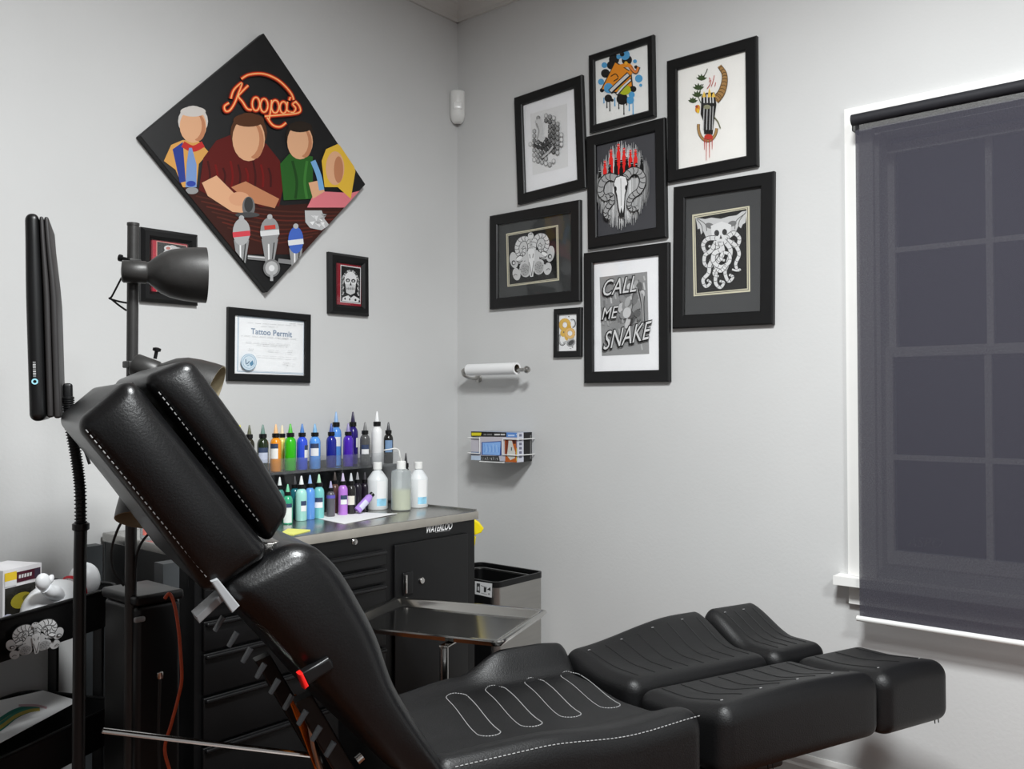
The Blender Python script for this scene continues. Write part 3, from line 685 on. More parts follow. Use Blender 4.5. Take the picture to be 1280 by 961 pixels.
# ---------------------------------------------------------------- diamond canvas
def diamond_canvas():
    D = .032
    W = [ony(*p, -D) for p in ((332.5, 48), (461.5, 232), (337.5, 360), (168.7, 171))]      # top, right, bottom, left
    cx = (W[1].x+W[3].x)/2; cz = (W[0].z+W[2].z)/2
    hw = (W[1].x-W[3].x)/2; hh = (W[0].z-W[2].z)/2; h = (hw+hh)/2/math.sqrt(2)
    ang = math.radians(45)+math.atan2(W[1].z-W[3].z, W[1].x-W[3].x)*.8
    root = thing('canvas_painting', 'diamond hung canvas of a dark bar scene under red neon lettering', 'painting', (cx, 0, cz))
    Rm = Matrix.Rotation(-ang, 4, 'Y')
    b = MB(); b.add(rbox((-h, -D+.001, -h), (h, -.001, h), .003, k=2), Rm)
    b.obj('stretched_canvas', mat('canvas_edge', C(17, 17, 18), .6, var=.15, vscale=30, bump=.05, bscale=400), root)
    cl = [(Rm @ Vector(p)) for p in ((-h+.002, 0, -h+.002), (h-.002, 0, -h+.002), (h-.002, 0, h-.002), (-h+.002, 0, h-.002))]
    A = Art(lambda x, y: (ony(x, y, -D).x-cx, ony(x, y, -D).z-cz), (150, 30, 2.745), clip=[(p.x, p.z) for p in cl])
    skin, skin2 = C(222, 170, 132), C(190, 128, 92)
    A.poly([(200, 540), (350, 590), (560, 622), (900, 600), (760, 760), (640, 790), (400, 790), (330, 720)], C(58, 26, 20))
    for i in range(8): A.stroke([(260+i*18, 590+i*18), (520, 640+i*16), (800-i*20, 645+i*12)], 5, C(78+i % 3*8, 38, 28))
    # four plain bar guests: simple clothes, blank heads
    def head(x, y, a, b_, hair):
        A.ell(x, y-b_*.28, a*1.12, b_*.92, hair); A.ell(x, y, a, b_, skin); A.ell(x+a*.38, y+b_*.1, a*.55, b_*.8, skin2); A.ell(x-a*.12, y, a*.78, b_*.86, skin)
        A.ell(x, y-b_*.85, a*.95, b_*.3, hair)
    A.poly([(150, 470), (175, 415), (215, 398), (270, 402), (305, 440), (270, 480), (262, 560), (215, 560), (190, 500)], C(214, 158, 84)); A.poly([(180, 430), (215, 405), (225, 540), (205, 545)], C(44, 62, 140))
    A.stroke([(215, 412), (250, 428), (285, 412)], 22, C(190, 48, 44)); head(250, 350, 46, 58, C(206, 200, 194))
    A.poly([(228, 480), (236, 425), (246, 425), (262, 482), (262, 560), (224, 560)], C(120, 150, 200)); A.ell(243, 548, 16, 10, C(50, 70, 160)); A.ell(246, 572, 22, 12, K(150))
    A.poly([(270, 570), (285, 460), (330, 400), (400, 372), (500, 410), (548, 470), (560, 560), (545, 625), (480, 628), (420, 580), (330, 600)], C(92, 24, 20))
    for i in range(9): A.stroke([(300+i*26, 470+(i % 3)*12), (308+i*26, 520), (300+i*27, 560)], 7, C(64+(i % 2)*50, 18, 16))
    A.poly([(280, 545), (330, 520), (400, 590), (440, 600), (440, 650), (385, 645), (300, 590)], skin); A.poly([(380, 560), (430, 540), (545, 600), (530, 632), (440, 610)], skin2); A.ell(408, 600, 36, 24, C(216, 160, 124)); A.ell(440, 628, 22, 36, K(110)); A.ell(440, 620, 15, 26, K(60)); A.ell(436, 655, 42, 9, K(75))
    head(440, 395, 56, 76, C(84, 50, 30))
    A.poly([(548, 480), (580, 445), (660, 455), (660, 600), (560, 605)], C(40, 92, 34)); A.stroke([(590, 470), (605, 540), (600, 600)], 9, C(28, 66, 24)); A.stroke([(640, 470), (632, 540), (640, 600)], 9, C(60, 120, 50)); head(616, 405, 44, 60, C(40, 30, 22))
    A.poly([(640, 630), (660, 590), (700, 575), (790, 580), (830, 570), (800, 630)], C(220, 122, 130)); A.poly([(690, 470), (705, 430), (745, 412), (785, 440), (806, 505), (790, 600), (745, 560), (700, 560)], C(226, 182, 62)); A.ell(736, 495, 32, 58, skin); A.ell(748, 500, 16, 46, skin2)
    A.poly([(645, 545), (690, 535), (700, 575), (660, 600)], skin); A.stroke([(660, 470), (680, 520), (690, 570)], 18, C(120, 170, 214))
    # crumpled napkin
    rr = random.Random(2); A.poly([(632, 640), (690, 640), (700, 670), (716, 690), (690, 708), (650, 700), (634, 680)], K(190))
    for i in range(14): x, y = rr.uniform(640, 690), rr.uniform(648, 690); A.poly([(x, y), (x+rr.uniform(8, 22), y+rr.uniform(-12, 8)), (x+rr.uniform(4, 16), y+rr.uniform(6, 16))], K(rr.choice((130, 165, 225, 240))))
    # beer taps
    A.stroke([(436, 800), (500, 806)], 15, K(130), 0); A.stroke([(540, 812), (588, 818)], 15, K(130), 0); A.stroke([(436, 797), (500, 803)], 4, K(210), 0)
    def tap(x, y, wtop, col, band):
        A.poly([(x-wtop*.55, y+70), (x+wtop*.55, y+70), (x+wtop*.28, y+150), (x-wtop*.28, y+150)], K(150)); A.stroke([(x-4, y+75), (x-3, y+148)], 5, K(235), 0); A.stroke([(x+wtop*.3, y+75), (x+wtop*.15, y+148)], 4, K(60), 0)
        A.ell(x, y+42, wtop*.62, 46, col); A.stroke([(x-wtop*.62, y+52), (x+wtop*.62, y+46)], 18, band, 0); A.ell(x, y-6, 9, 9, K(180))
    tap(414, 672, 48, K(176), C(210, 70, 80)); tap(511, 668, 52, K(150), K(220)); tap(600, 700, 42, C(70, 104, 190), K(225))
    A.stroke([(492, 700), (530, 696)], 14, C(200, 70, 60), 0)
    A.ell(517, 838, 29, 31, K(120)); A.ell(517, 838, 22, 24, K(180)); A.ell(517, 838, 10, 11, K(225)); A.stroke([(517, 850), (517, 882)], 10, K(170), 0)
    # neon sign
    hot, mid, glow = C(255, 196, 130), C(240, 84, 38), C(110, 26, 14)
    for w_, c_ in ((17, glow), (10, mid), (3.5, hot)):
        A.stroke([(412, 190), (440, 175), (490, 173), (540, 195), (580, 235), (592, 262)], w_, c_)
        A.stroke([(492, 318), (540, 314), (608, 306), (612, 285), (596, 266)], w_, c_)
        A.stroke([(500, 322), (520, 348), (545, 354), (566, 340)], w_, c_)
        A.stroke([(376, 258), (384, 232), (398, 215), (414, 205), (402, 240), (388, 275), (372, 298), (358, 300), (354, 284), (370, 272)], w_, c_)
        A.stroke([(436, 212), (412, 236), (402, 250), (416, 268), (432, 292), (448, 296)], w_, c_)
        for x, y in ((462, 276), (490, 281)): A.arc(x, y, 13, 23, 0, 2*PI, w_, c_)
        A.stroke([(516, 262), (512, 300), (506, 330)], w_, c_); A.arc(528, 285, 13, 22, 0, 2*PI, w_, c_)
        A.arc(556, 288, 12, 20, 0, 2*PI, w_, c_); A.stroke([(570, 268), (568, 295), (578, 304)], w_, c_)
        A.stroke([(580, 252), (576, 264)], w_, c_); A.stroke([(602, 268), (588, 276), (598, 290), (592, 304), (580, 304)], w_, c_)
    A.build('painted_picture', root, Matrix(((1, 0, 0, 0), (0, 0, -1, -D-.0002), (0, 1, 0, 0), (0, 0, 0, 1))))
diamond_canvas()

# ================================================================ WALL FITTINGS
# motion sensor across the corner
t = thing('motion_sensor', 'white rounded motion sensor mounted high in the room corner', 'sensor', (-.012, -.012, 2.475), math.radians(-45))
hw_ = .032
prof = [(-hw_, 0), (-hw_, -.012)]+[(-hw_*math.cos(a), -.012-.030*math.sin(a)) for a in [PI*i/12 for i in range(1, 12)]]+[(hw_, -.012), (hw_, 0)]
v = []; f = []; n = len(prof); rows_ = [(0.0, .25), (.006, .5), (.016, .78), (.03, 1.0), (.128, 1.0), (.134, .96), (.137, .86)]
for z, s_ in rows_:
    for x, y in prof: v.append((x*(s_**.5), y*s_, z))
for i in range(len(rows_)-1):
    for k in range(n): f.append((i*n+k, i*n+(k+1) % n, (i+1)*n+(k+1) % n, (i+1)*n+k))
f.append(tuple(range(n-1, -1, -1))); f.append(tuple((len(rows_)-1)*n+k for k in range(n)))
sb = mk('sensor_body', (v, f), WHITEPLASTIC, t, 40); sb.location = (0, -.012, 0)
b = MB(); b.add(rbox((-.02, -.0445, .05), (.02, -.030, .085), .008, k=3)); lens = b.obj('lens', mat('sensor_lens', C(244, 244, 242), .18, var=.01), t); lens.location = (0, -.0118, 0)

# paper roll on a wall bar
ry0, ry1, rz = -.135, -.40, 1.402
t = thing('paper_roll', 'white paper towel roll carried by the steel wall bar', 'paper roll', (-.075, ry1, rz))
def along_y(px, py, pz): return Matrix(((1, 0, 0, px), (0, 0, 1, py), (0, -1, 0, pz), (0, 0, 0, 1)))
L_ = ry0-ry1
mk('roll', (lambda b: (b.v, b.f))(MB().add(lathe([(.0165, 0), (.024, 0), (.024, L_), (.0165, L_), (.0165, 0)], 28, cap=False), along_y(0, 0, 0))), PAPER, t, 30)
mk('core', (lambda b: (b.v, b.f))(MB().add(lathe([(.0145, .001), (.0164, .001), (.0164, L_-.001), (.0145, L_-.001), (.0145, .001)], 20, cap=False), along_y(0, 0, 0))), mat('card_core', C(92, 80, 66), .8, var=.05), t, 30)
t = thing('towel_holder', 'brushed steel wall bar with ball ends holding the paper roll', 'towel holder', (0, -.26, rz))
bar = MB().add(tube([(-.075, ry0+.02+.26, -.006), (-.075, ry1-.045+.26, -.006)], .0075, 12)); bar.obj('bar', STEEL, t)
for yy in (ry0+.022+.26, ry1-.05+.26):
    sg = 1 if yy > 0 else -1
    b = MB().add(lathe([(.002, -.014), (.010, -.011), (.0145, -.003), (.0145, .003), (.010, .011), (.002, .014)], 16), along_y(-.075, yy, -.006)); b.obj('ball_end', STEEL, t)
b = MB().add(tube(catmull([(-.001, -.03, -.042), (-.03, -.03, -.041), (-.06, -.03, -.03)], 5), .007, 10)); 
arm = MB().add(tube(catmull([(-.004, .135, -.034), (-.04, .145, -.034), (-.068, .156, -.022), (-.075, .158, -.008)], 6), .006, 10)); arm.obj('wall_arm', STEEL, t)
b = MB().add(lathe([(.018, 0), (.018, .004), (.012, .009), (.004, .01)], 18), frame_to((-.0008, .135, -.034), (-1, 0, 0))); b.obj('wall_flange', STEEL, t)

# glove box in a white wire rack
gx0, gx1 = -.105, -.012; gy0_, gy1_ = -.425, -.178; gz0, gz1 = 1.03, 1.147
t = thing('glove_box', 'printed cardboard box of blue gloves held in the wall rack', 'glove box', (0, 0, 0))
t.location = (gx0, (gy0_+gy1_)/2, gz0); O = Vector(t.location)
mk('carton', box(Vector((gx0, gy0_, gz0))-O, Vector((gx1, gy1_, gz1))-O), mat('carton_card', C(150, 160, 178), .5, var=.03), t, 0)
A = Art(lambda x, y: (-onx(x, y, gx0).y, onx(x, y, gx0).z), (580, 530, 14.22), clip=[(-gy1_, gz0), (-gy0_, gz0), (-gy0_, gz1), (-gy1_, gz1)])
A.poly([(120, 130), (1000, 130), (1000, 700), (120, 700)], C(196, 192, 200))
A.poly([(120, 130), (755, 140), (755, 228), (120, 222)], K(30)); A.poly([(135, 152), (312, 152), (300, 205), (135, 205)], C(222, 208, 40))
for x0, x1, g in ((350, 400, 120), (412, 500, 120), (540, 640, 205), (652, 730, 200)): A.poly([(x0, 172), (x1, 172), (x1, 200), (x0, 200)], K(g))
A.poly([(755, 140), (985, 140), (985, 238), (755, 232)], C(96, 140, 206)); A.poly([(785, 188), (900, 188), (900, 215), (785, 215)], C(190, 210, 240)); A.poly([(930, 170), (985, 172), (985, 200), (930, 198)], C(180, 205, 240))
A.poly([(130, 490), (300, 495), (300, 545), (130, 540)], C(110, 130, 165)); A.poly([(130, 560), (300, 565), (300, 640), (130, 640)], C(196, 212, 232)); A.poly([(150, 222), (270, 225), (270, 262), (150, 255)], C(120, 130, 125))
A.poly([(300, 560), (620, 565), (640, 660), (300, 655)], K(62))
for i in range(9): A.stroke([(315+i*34, 580+(i % 3)*8), (330+i*34, 640)], 12, K((150, 105, 180)[i % 3]), 0)
A.poly([(318, 320), (665, 300), (668, 560), (318, 545)], C(52, 78, 150)); A.poly([(335, 332), (655, 316), (640, 552), (335, 540)], C(140, 184, 242))
for i in range(9): A.stroke([(360+i*32, 350+(i*37) % 60), (380+i*30, 420+(i*53) % 70), (365+i*32, 500)], 12, C(168, 204, 248) if i % 2 else C(112, 160, 230))
A.poly([(730, 260), (985, 258), (985, 690), (735, 680)], C(190, 98, 40)); A.poly([(745, 265), (800, 290), (770, 560), (740, 560)], C(120, 52, 34)); A.poly([(800, 290), (858, 290), (880, 380), (920, 500), (915, 600), (830, 640), (770, 560), (790, 400)], C(206, 206, 200)); A.stroke([(850, 410), (850, 470)], 18, C(70, 90, 100), 0); A.poly([(860, 280), (930, 285), (930, 350), (880, 350)], C(80, 40, 30))
A.poly([(935, 290), (985, 290), (985, 440), (935, 410)], C(70, 100, 140)); A.poly([(935, 430), (990, 430), (990, 660), (935, 655)], C(200, 190, 40)); A.poly([(700, 560), (740, 560), (740, 650), (640, 650)], C(190, 190, 205))
Mx = Matrix(((0, 0, -1, gx0-.0002), (-1, 0, 0, 0), (0, 1, 0, 0), (0, 0, 0, 1)))
A.build('box_print', t, Matrix.Translation(-O) @ Mx)
A = Art(lambda u, v_: (u, v_)); x0 = gx0-O.x; x1 = gx1-O.x; H_ = gz1-gz0
A.poly([(x0, 0), (x1, 0), (x1, H_), (x0, H_)], K(40)); A.poly([(x0, 0), (x0+.04, 0), (x0+.04, H_), (x0, H_)], C(206, 208, 218)); A.poly([(x1-.012, .01), (x1-.004, .01), (x1-.004, H_*.9), (x1-.012, H_*.9)], K(110))
for i in range(6): A.poly([(x0+.012, .016+i*.017), (x0+.028, .016+i*.017), (x0+.028, .026+i*.017), (x0+.012, .026+i*.017)], C(110, 112, 130))
A.build('side_print', t, Matrix(((1, 0, 0, 0), (0, 0, -1, gy0_-O.y-.0002), (0, 1, 0, 0), (0, 0, 0, 1))))
t = thing('wire_rack', 'white wire wall rack around the glove box', 'rack', (0, (gy0_+gy1_)/2, gz0-.01)); O = Vector(t.location)
WIREW = mat('white_wire', C(238, 238, 236), .35, var=.01)
fx = gx0-.006
ya_, yb_ = onx(599.5, 560, fx).y, onx(628.5, 560, fx).y
zlo, zhi = onx(614, 567.5, fx).z, onx(614, 548, fx).z
for zz in (zlo, zhi):
    for (y0_, y1_) in ((gy1_+.013, ya_), (yb_, gy0_-.006)):
        MB().add(tube([Vector((fx, y0_, zz))-O, Vector((fx, y1_, zz))-O], .0021, 8)).obj('front_wire', WIREW, t)
    for yy in (gy0_-.006, gy1_+.013): MB().add(tube([Vector((fx, yy, zz))-O, Vector((-.003, yy, zz))-O], .0021, 8)).obj('side_wire', WIREW, t)
for yy in (ya_, yb_): MB().add(tube([Vector((fx, yy, zlo))-O, Vector((fx, yy, zhi))-O], .0021, 8)).obj('upright_wire', WIREW, t)
MB().add(tube(catmull([Vector(q)-O for q in ((-.003, ya_, gz0-.004), (fx+.01, ya_, gz0-.004), (fx, ya_-.012, gz0-.004), (fx, yb_+.012, gz0-.004), (fx+.01, yb_, gz0-.004), (-.003, yb_, gz0-.004))], 5), .0021, 8)).obj('bottom_wire', WIREW, t)

# ================================================================ WORKBENCH
BZ = .88; BX0, BX1, BYF, BYB = -1.55, -.45, -.53, -.012
bench = thing('workbench', 'black steel tool bench with stainless top, drawers and locking door', 'workbench', ((BX0+BX1)/2, (BYF+BYB)/2, 0)); O = Vector(bench.location)
def bb(lo, hi): return box(Vector(lo)-O, Vector(hi)-O)
def bp(x, y): return ony(x, y, BYF+.006)            # pixel on the front of the bench
mk('front_edge', rbox(Vector((BX0, BYF-.0035, BZ-.028))-O, Vector((BX1, BYF-.0003, BZ-.001))-O, .0015, k=1), mat('edge_steel', C(178, 173, 164), .5, .55, var=.08, vscale=20), bench, 40)
top = MB()
top.add(rbox(Vector((BX0, BYF, BZ-.027))-O, Vector((BX1, BYB, BZ))-O, .004, k=2)); wt = top.obj('worktop', WORKTOP, bench)
mk('edge_lip', bb((BX1-.008, BYF+.004, BZ-.004), (BX1-.001, BYB, BZ+.006)), STEEL, wt, 0)
cabx0 = bp(243, 800).x
mk('cabinet_body', bb((cabx0, BYF+.006, .05), (BX1-.012, BYB-.005, BZ-.0275)), BLACKSTEEL, bench, 0)
for x in (BX0+.012, cabx0-.075):
    for y in (BYF+.03, BYB-.06):
        if x > BX0+.1 and y < -.3: pass
        mk('leg', bb((x, y, 0), (x+.045, y+.045, BZ-.0275)), GREYPANEL, bench, 0)
mk('back_panel', bb((BX0+.058, BYB-.012, .35), (cabx0-.001, BYB-.004, BZ-.029)), GREYPANEL, bench, 0)
mk('cross_rail', bb((BX0+.058, BYF+.035, BZ-.10), (cabx0-.001, BYF+.06, BZ-.029)), BLACKSTEEL, bench, 0)
mk('lower_shelf', bb((BX0+.058, BYF+.03, .12), (cabx0-.08, BYB-.012, .14)), BLACKSTEEL, bench, 0)
for x in (cabx0+.04, BX1-.06):
    for y in (BYF+.06, BYB-.06): mk('foot', bb((x-.02, y-.02, 0), (x+.02, y+.02, .05)), BLACKPLASTIC, bench, 0)
# drawers and door on the front
fy = BYF+.005
dx1 = bp(479, 700).x; dx0 = cabx0+.02
zs = [bp(478, y).z for y in (684, 706, 727)]
dz = [BZ-.085]+zs+[zs[2]-.085, zs[2]-.20, zs[2]-.33, .07]
for i in range(len(dz)-1):
    z1, z0 = dz[i]-.006, dz[i+1]+.001
    if z1-z0 < .02: continue
    b = MB(); b.add(rbox(Vector((dx0, fy-.012, z0))-O, Vector((dx1, fy, z1))-O, .003, k=2)); d = b.obj('drawer', BLACKSTEEL, bench)
    b = MB(); b.add(rbox(Vector((dx0+.003, fy-.024, z1-.013))-O, Vector((dx1-.003, fy-.0125, z1-.002))-O, .004, k=3)); b.obj('drawer_pull', mat('drawer_pull', C(20, 20, 21), .35, var=.05), d)
c1, c2 = bp(491, 681), bp(582, 664.5)
b = MB(); b.add(rbox(Vector((c1.x, fy-.010, .08))-O, Vector((c2.x, fy, c1.z))-O, .003, k=2)); door = b.obj('door', BLACKSTEEL, bench)
p = bp(506, 728)
b = MB(); b.add(rbox(Vector((p.x-.022, fy-.016, p.z-.038))-O, Vector((p.x+.022, fy-.0102, p.z+.036))-O, .004, k=2)); lt = b.obj('latch', BLACKPLASTIC, door)
b = MB(); b.add(rbox(Vector((p.x-.02, fy-.026, p.z-.03))-O, Vector((p.x-.012, fy-.0162, p.z+.03))-O, .002, k=2)); b.obj('latch_plate', CHROME, door)
def lock(px, py, par, y):
    q = bp(px, py)
    MB().add(lathe([(.011, 0), (.011, .004), (.009, .006), (.004, .0062)], 18), frame_to(Vector((q.x, y, q.z))-O, (0, -1, 0))).obj('lock', CHROME, par)
lock(524, 725, door, fy-.0102); lock(442.5, 677, bench, fy+.0008)
A = Art(lambda x, y: (ony(x, y, BYF+.006).x, ony(x, y, BYF+.006).z), (520, 640, 7.53))
A.text('WATERLOO', (90, 196), (44.5, -7.0), (10, -92), K(238), .12, .022); A.stroke([(182, 190), (320, 170)], 3, K(170), 0)
A.build('lettering', bench, Matrix.Translation(-O) @ Matrix(((1, 0, 0, 0), (0, 0, -1, BYF+.006-.0006), (0, 1, 0, 0), (0, 0, 0, 1))))

# ---------------------------------------------------------------- acrylic rack
RY = -.165           # front of the upper tier
UZ = ony(363, 589, RY).z
t = thing('bottle_rack', 'smoked acrylic two tier rack standing on the bench against the wall', 'rack', (-.78, -.12, BZ+.0005)); O = Vector(t.location)
ACR = thin_clear('smoked_acrylic', (.62, .63, .64, 1), body=.22, bodycol=(.10, .10, .105, 1))
ACRC = thin_clear('clear_acrylic', (.95, .955, .96, 1), body=.06, bodycol=(.4, .41, .42, 1))
rx0, rx1 = ony(280, 595, RY).x, ony(497, 580, RY).x
mk('upper_shelf', box(Vector((rx0, RY, UZ-.008))-O, Vector((rx1, -.03, UZ-.0005))-O), ACR, t, 0)
mk('front_lip', box(Vector((rx0, RY-.004, UZ-.008))-O, Vector((rx1, RY-.0005, UZ+.045))-O), ACRC, t, 0)
for x in (rx0, ony(427, 590, RY).x, rx1-.004):
    mk('side_panel', box(Vector((x, RY+.001, BZ+.0005))-O, Vector((x+.004, -.03, UZ-.0085))-O), ACR, t, 0)
mk('back_panel', box(Vector((rx0, -.029, BZ+.0005))-O, Vector((rx1, -.026, UZ+.02))-O), ACR, t, 0)

# ---------------------------------------------------------------- ink bottles
BCAP = mat('black_cap', C(10, 10, 11), .35, var=.1, vscale=60)
def inkmat(c):
    return mat('ink_%d_%d_%d' % c, C(*c), .22, var=.05, vscale=20, spec=.5, coat=.3)
def ring_patch(r, z0, z1, a0, a1, n=8):
    v = []; f = []
    for i in range(n+1):
        a = a0+(a1-a0)*i/n; v += [(r*math.cos(a), r*math.sin(a), z0), (r*math.cos(a), r*math.sin(a), z1)]
    return v, [(2*i, 2*i+2, 2*i+3, 2*i+1) for i in range(n)]
def ink_bottle(label, px, base_y, tip_y, rad, col, tip, lab=None, Y=None, z=None, part_label=None, group=None):
    p = ony(px, base_y, Y) if z is None else Vector((ony(px, base_y, Y).x, Y, z))
    if z is None: p.z = UZ+.0005
    D = (Vector((p.x, p.y, p.z))-CAM).dot(FW)
    top = ony(px, tip_y, p.y).z; H = top-p.z
    t = thing('ink_bottle', label, 'bottle', p, 0, group)
    hb = H*.72; hc = H*.085; k = min(1, H/.165)
    pr = [(rad*.9, 0), (rad, .003), (rad, hb*.80), (rad*.97, hb*.86), (rad*.85, hb*.92), (rad*.62, hb*.97), (rad*.5, hb)]
    mk('body', lathe(pr, 20), inkmat(col), t, 40)
    cr = rad*.68
    v, f = lathe([(cr, hb), (cr, hb+hc*.9), (cr*.9, hb+hc)], 20); mk('cap', (v, f), BCAP, t, 30)
    mk('nozzle', lathe([(cr*.62, hb+hc+.0003), (cr*.5, hb+hc+(H-hb-hc)*.3), (cr*.22, H-.002), (cr*.1, H)], 12), mat('nozzle_%d_%d_%d' % tip, C(*tip), .3, var=.03), t, 40)
    if lab:
        lc, z0, z1, da, sp = lab
        base = math.atan2(CAM.y-p.y, CAM.x-p.x)+da
        o = mk('paper_label', ring_patch(rad+.0006, hb*z0, hb*z1, base-sp, base+sp), mat('label_%d_%d_%d' % lc, C(*lc), .55, var=.04, vscale=50), t, 40)
        if lc[0] > 180 and z1-z0 > .3:
            mk('label_stripe', ring_patch(rad+.0011, hb*(z1-.14), hb*z1, base-sp, base+sp), mat('label_dark', C(52, 66, 96), .55, var=.3, vscale=300), o, 40)
    return t
wl_lab = (232, 232, 232)
Y1, Y2 = -.135, -.07
G1 = 'ink bottles on the upper tier'; G2 = 'ink bottles on the lower tier'
UPB = [
 ('yellow tipped ink bottle at the left end of the upper tier', 299.5, 592, 531, .016, (150, 150, 40), (220, 214, 50), None, Y1),
 ('dark olive ink bottle beside the yellow tipped one', 311.5, 592, 531, .0165, (38, 36, 24), (96, 98, 78), ((170, 184, 214), .35, .7, .2, .8), Y1),
 ('dark green ink bottle with blue and white label', 328.4, 591, 530.5, .0185, (34, 46, 26), (110, 140, 130), ((190, 196, 214), .28, .72, .1, .85), Y1),
 ('orange ink bottle with plain white label', 344.6, 590.5, 530, .0185, (236, 148, 34), (238, 190, 138), ((242, 240, 236), .38, .82, -.35, .75), Y1),
 ('pale yellow ink bottle behind the orange one', 352.5, 588, 531, .0165, (236, 224, 120), (240, 226, 190), None, Y2),
 ('bright green ink bottle with green tip', 362.8, 589.5, 529.5, .0195, (54, 188, 26), (90, 190, 70), None, Y1),
 ('royal blue ink bottle with label turned aside', 377.5, 588.5, 529.5, .0185, (52, 84, 216), (80, 130, 200), (wl_lab, .36, .74, 1.0, .55), Y1),
 ('sky blue ink bottle with white label', 393.5, 587.5, 529.5, .0195, (92, 158, 236), (130, 180, 220), (wl_lab, .40, .78, -.05, .75), Y1),
 ('dark navy ink bottle in front of the tall sky blue one', 414.0, 586, 529, .018, (26, 36, 140), (60, 90, 170), None, Y1),
 ('tall sky blue ink bottle at the back of the upper tier', 420.0, 582, 514.5, .0195, (92, 150, 226), (150, 185, 226), (wl_lab, .50, .74, .3, .6), Y2),
 ('violet ink bottle in front of the tall indigo one', 435.2, 584.5, 529, .0185, (76, 38, 178), (150, 140, 190), None, Y1),
 ('tall indigo ink bottle at the back of the upper tier', 441.0, 581, 514.5, .0195, (36, 22, 112), (42, 34, 70), (wl_lab, .45, .7, 1.0, .35), Y2),
 ('grey ink bottle with white and blue label', 456.2, 583.5, 527.5, .0185, (84, 84, 84), (120, 120, 120), (wl_lab, .36, .66, .05, .75), Y1),
 ('tall white ink bottle with white tip', 471.2, 582.5, 514, .0205, (242, 242, 242), (244, 244, 244), None, Y1),
 ('black ink bottle with blue label at the right end of the upper tier', 485.5, 581, 527.5, .018, (28, 27, 26), (70, 70, 74), ((120, 150, 186), .38, .78, .1, .8), Y1),
]
for lb, px, by, ty, rd, col, tip, lab, Y in UPB:
    ink_bottle(lb, px, by, ty, rd, col, tip, lab, Y, group=G1)
LZ = BZ+.0006
LOB = [
 ('mint tipped ink bottle half hidden by the headrest on the lower tier', 349.5, 641, 596, .016, (70, 140, 130), (226, 232, 230), None, -.19),
 ('small green ink bottle with pale label, front of the lower tier', 359.6, 645, 605, .0155, (60, 170, 126), (120, 200, 160), ((220, 228, 222), .05, .72, 0, .9), -.285),
 ('dark teal ink bottle behind the small green one', 368.5, 640, 595, .016, (30, 106, 118), (70, 70, 72), None, -.185),
 ('pale mint ink bottle with dark and white label', 376.6, 641, 594.5, .0185, (166, 222, 212), (228, 232, 230), (wl_lab, .3, .62, .45, .5), -.255),
 ('cornflower blue ink bottle without label on the lower tier', 387.4, 641, 593.5, .0165, (94, 152, 226), (150, 180, 224), None, -.25),
 ('aqua ink bottle with green and white label', 398.6, 640, 592.5, .0175, (120, 198, 196), (176, 220, 190), (wl_lab, .34, .66, -.05, .8), -.25),
 ('small clear ink bottle with violet band', 413.4, 638.5, 601, .0145, (92, 90, 96), (170, 166, 200), ((92, 84, 176), .72, .84, 0, 1.4), -.25),
 ('brown ink bottle behind the violet banded one', 418.5, 636, 590, .016, (92, 66, 58), (70, 62, 58), None, -.185),
 ('lilac ink bottle with white label on the lower tier', 428.6, 636.5, 591, .0165, (186, 124, 214), (200, 186, 214), (wl_lab, .36, .66, .25, .7), -.245),
 ('black ink bottle with cream label beside the lilac one', 438.8, 635.5, 591, .0165, (36, 34, 34), (200, 204, 206), ((222, 220, 206), .32, .62, 0, .8), -.245),
 ('black ink bottle with grey tip at the back of the lower tier', 446.8, 634, 590, .0155, (34, 30, 40), (150, 150, 152), None, -.185),
 ('dark plum ink bottle behind the lying lilac one', 456.0, 633.5, 590, .0155, (30, 24, 36), (60, 58, 62), None, -.185),
]
for lb, px, by, ty, rd, col, tip, lab, Y in LOB:
    ink_bottle(lb, px, by, ty, rd, col, tip, lab, Y, LZ, group=G2)
ink_bottle('black ink bottle standing alone behind the squeeze bottle', 507.3, 628, 566, .0155, (22, 22, 22), (66, 66, 68), None, -.20, LZ, group=G2)
# the lilac bottle that has tipped over
p = Vector((ony(446.5, 632, -.27).x, -.27, BZ+.017))
t = thing('ink_bottle', 'lilac ink bottle lying tipped against the white wash bottle', 'bottle', p, 0, G2)
t.rotation_euler = (0, math.radians(48), math.radians(-12)); t.location.z = BZ+.013
mk('body', lathe([(.012, 0), (.0135, .003), (.0135, .062), (.008, .072)], 18), inkmat((178, 140, 222)), t, 40)
mk('cap', lathe([(.009, .072), (.009, .082)], 16), BCAP, t, 30)
mk('paper_label', ring_patch(.0141, .012, .045, -2.4, -.9), mat('label_pale', C(206, 204, 226), .55, var=.05), t, 40)

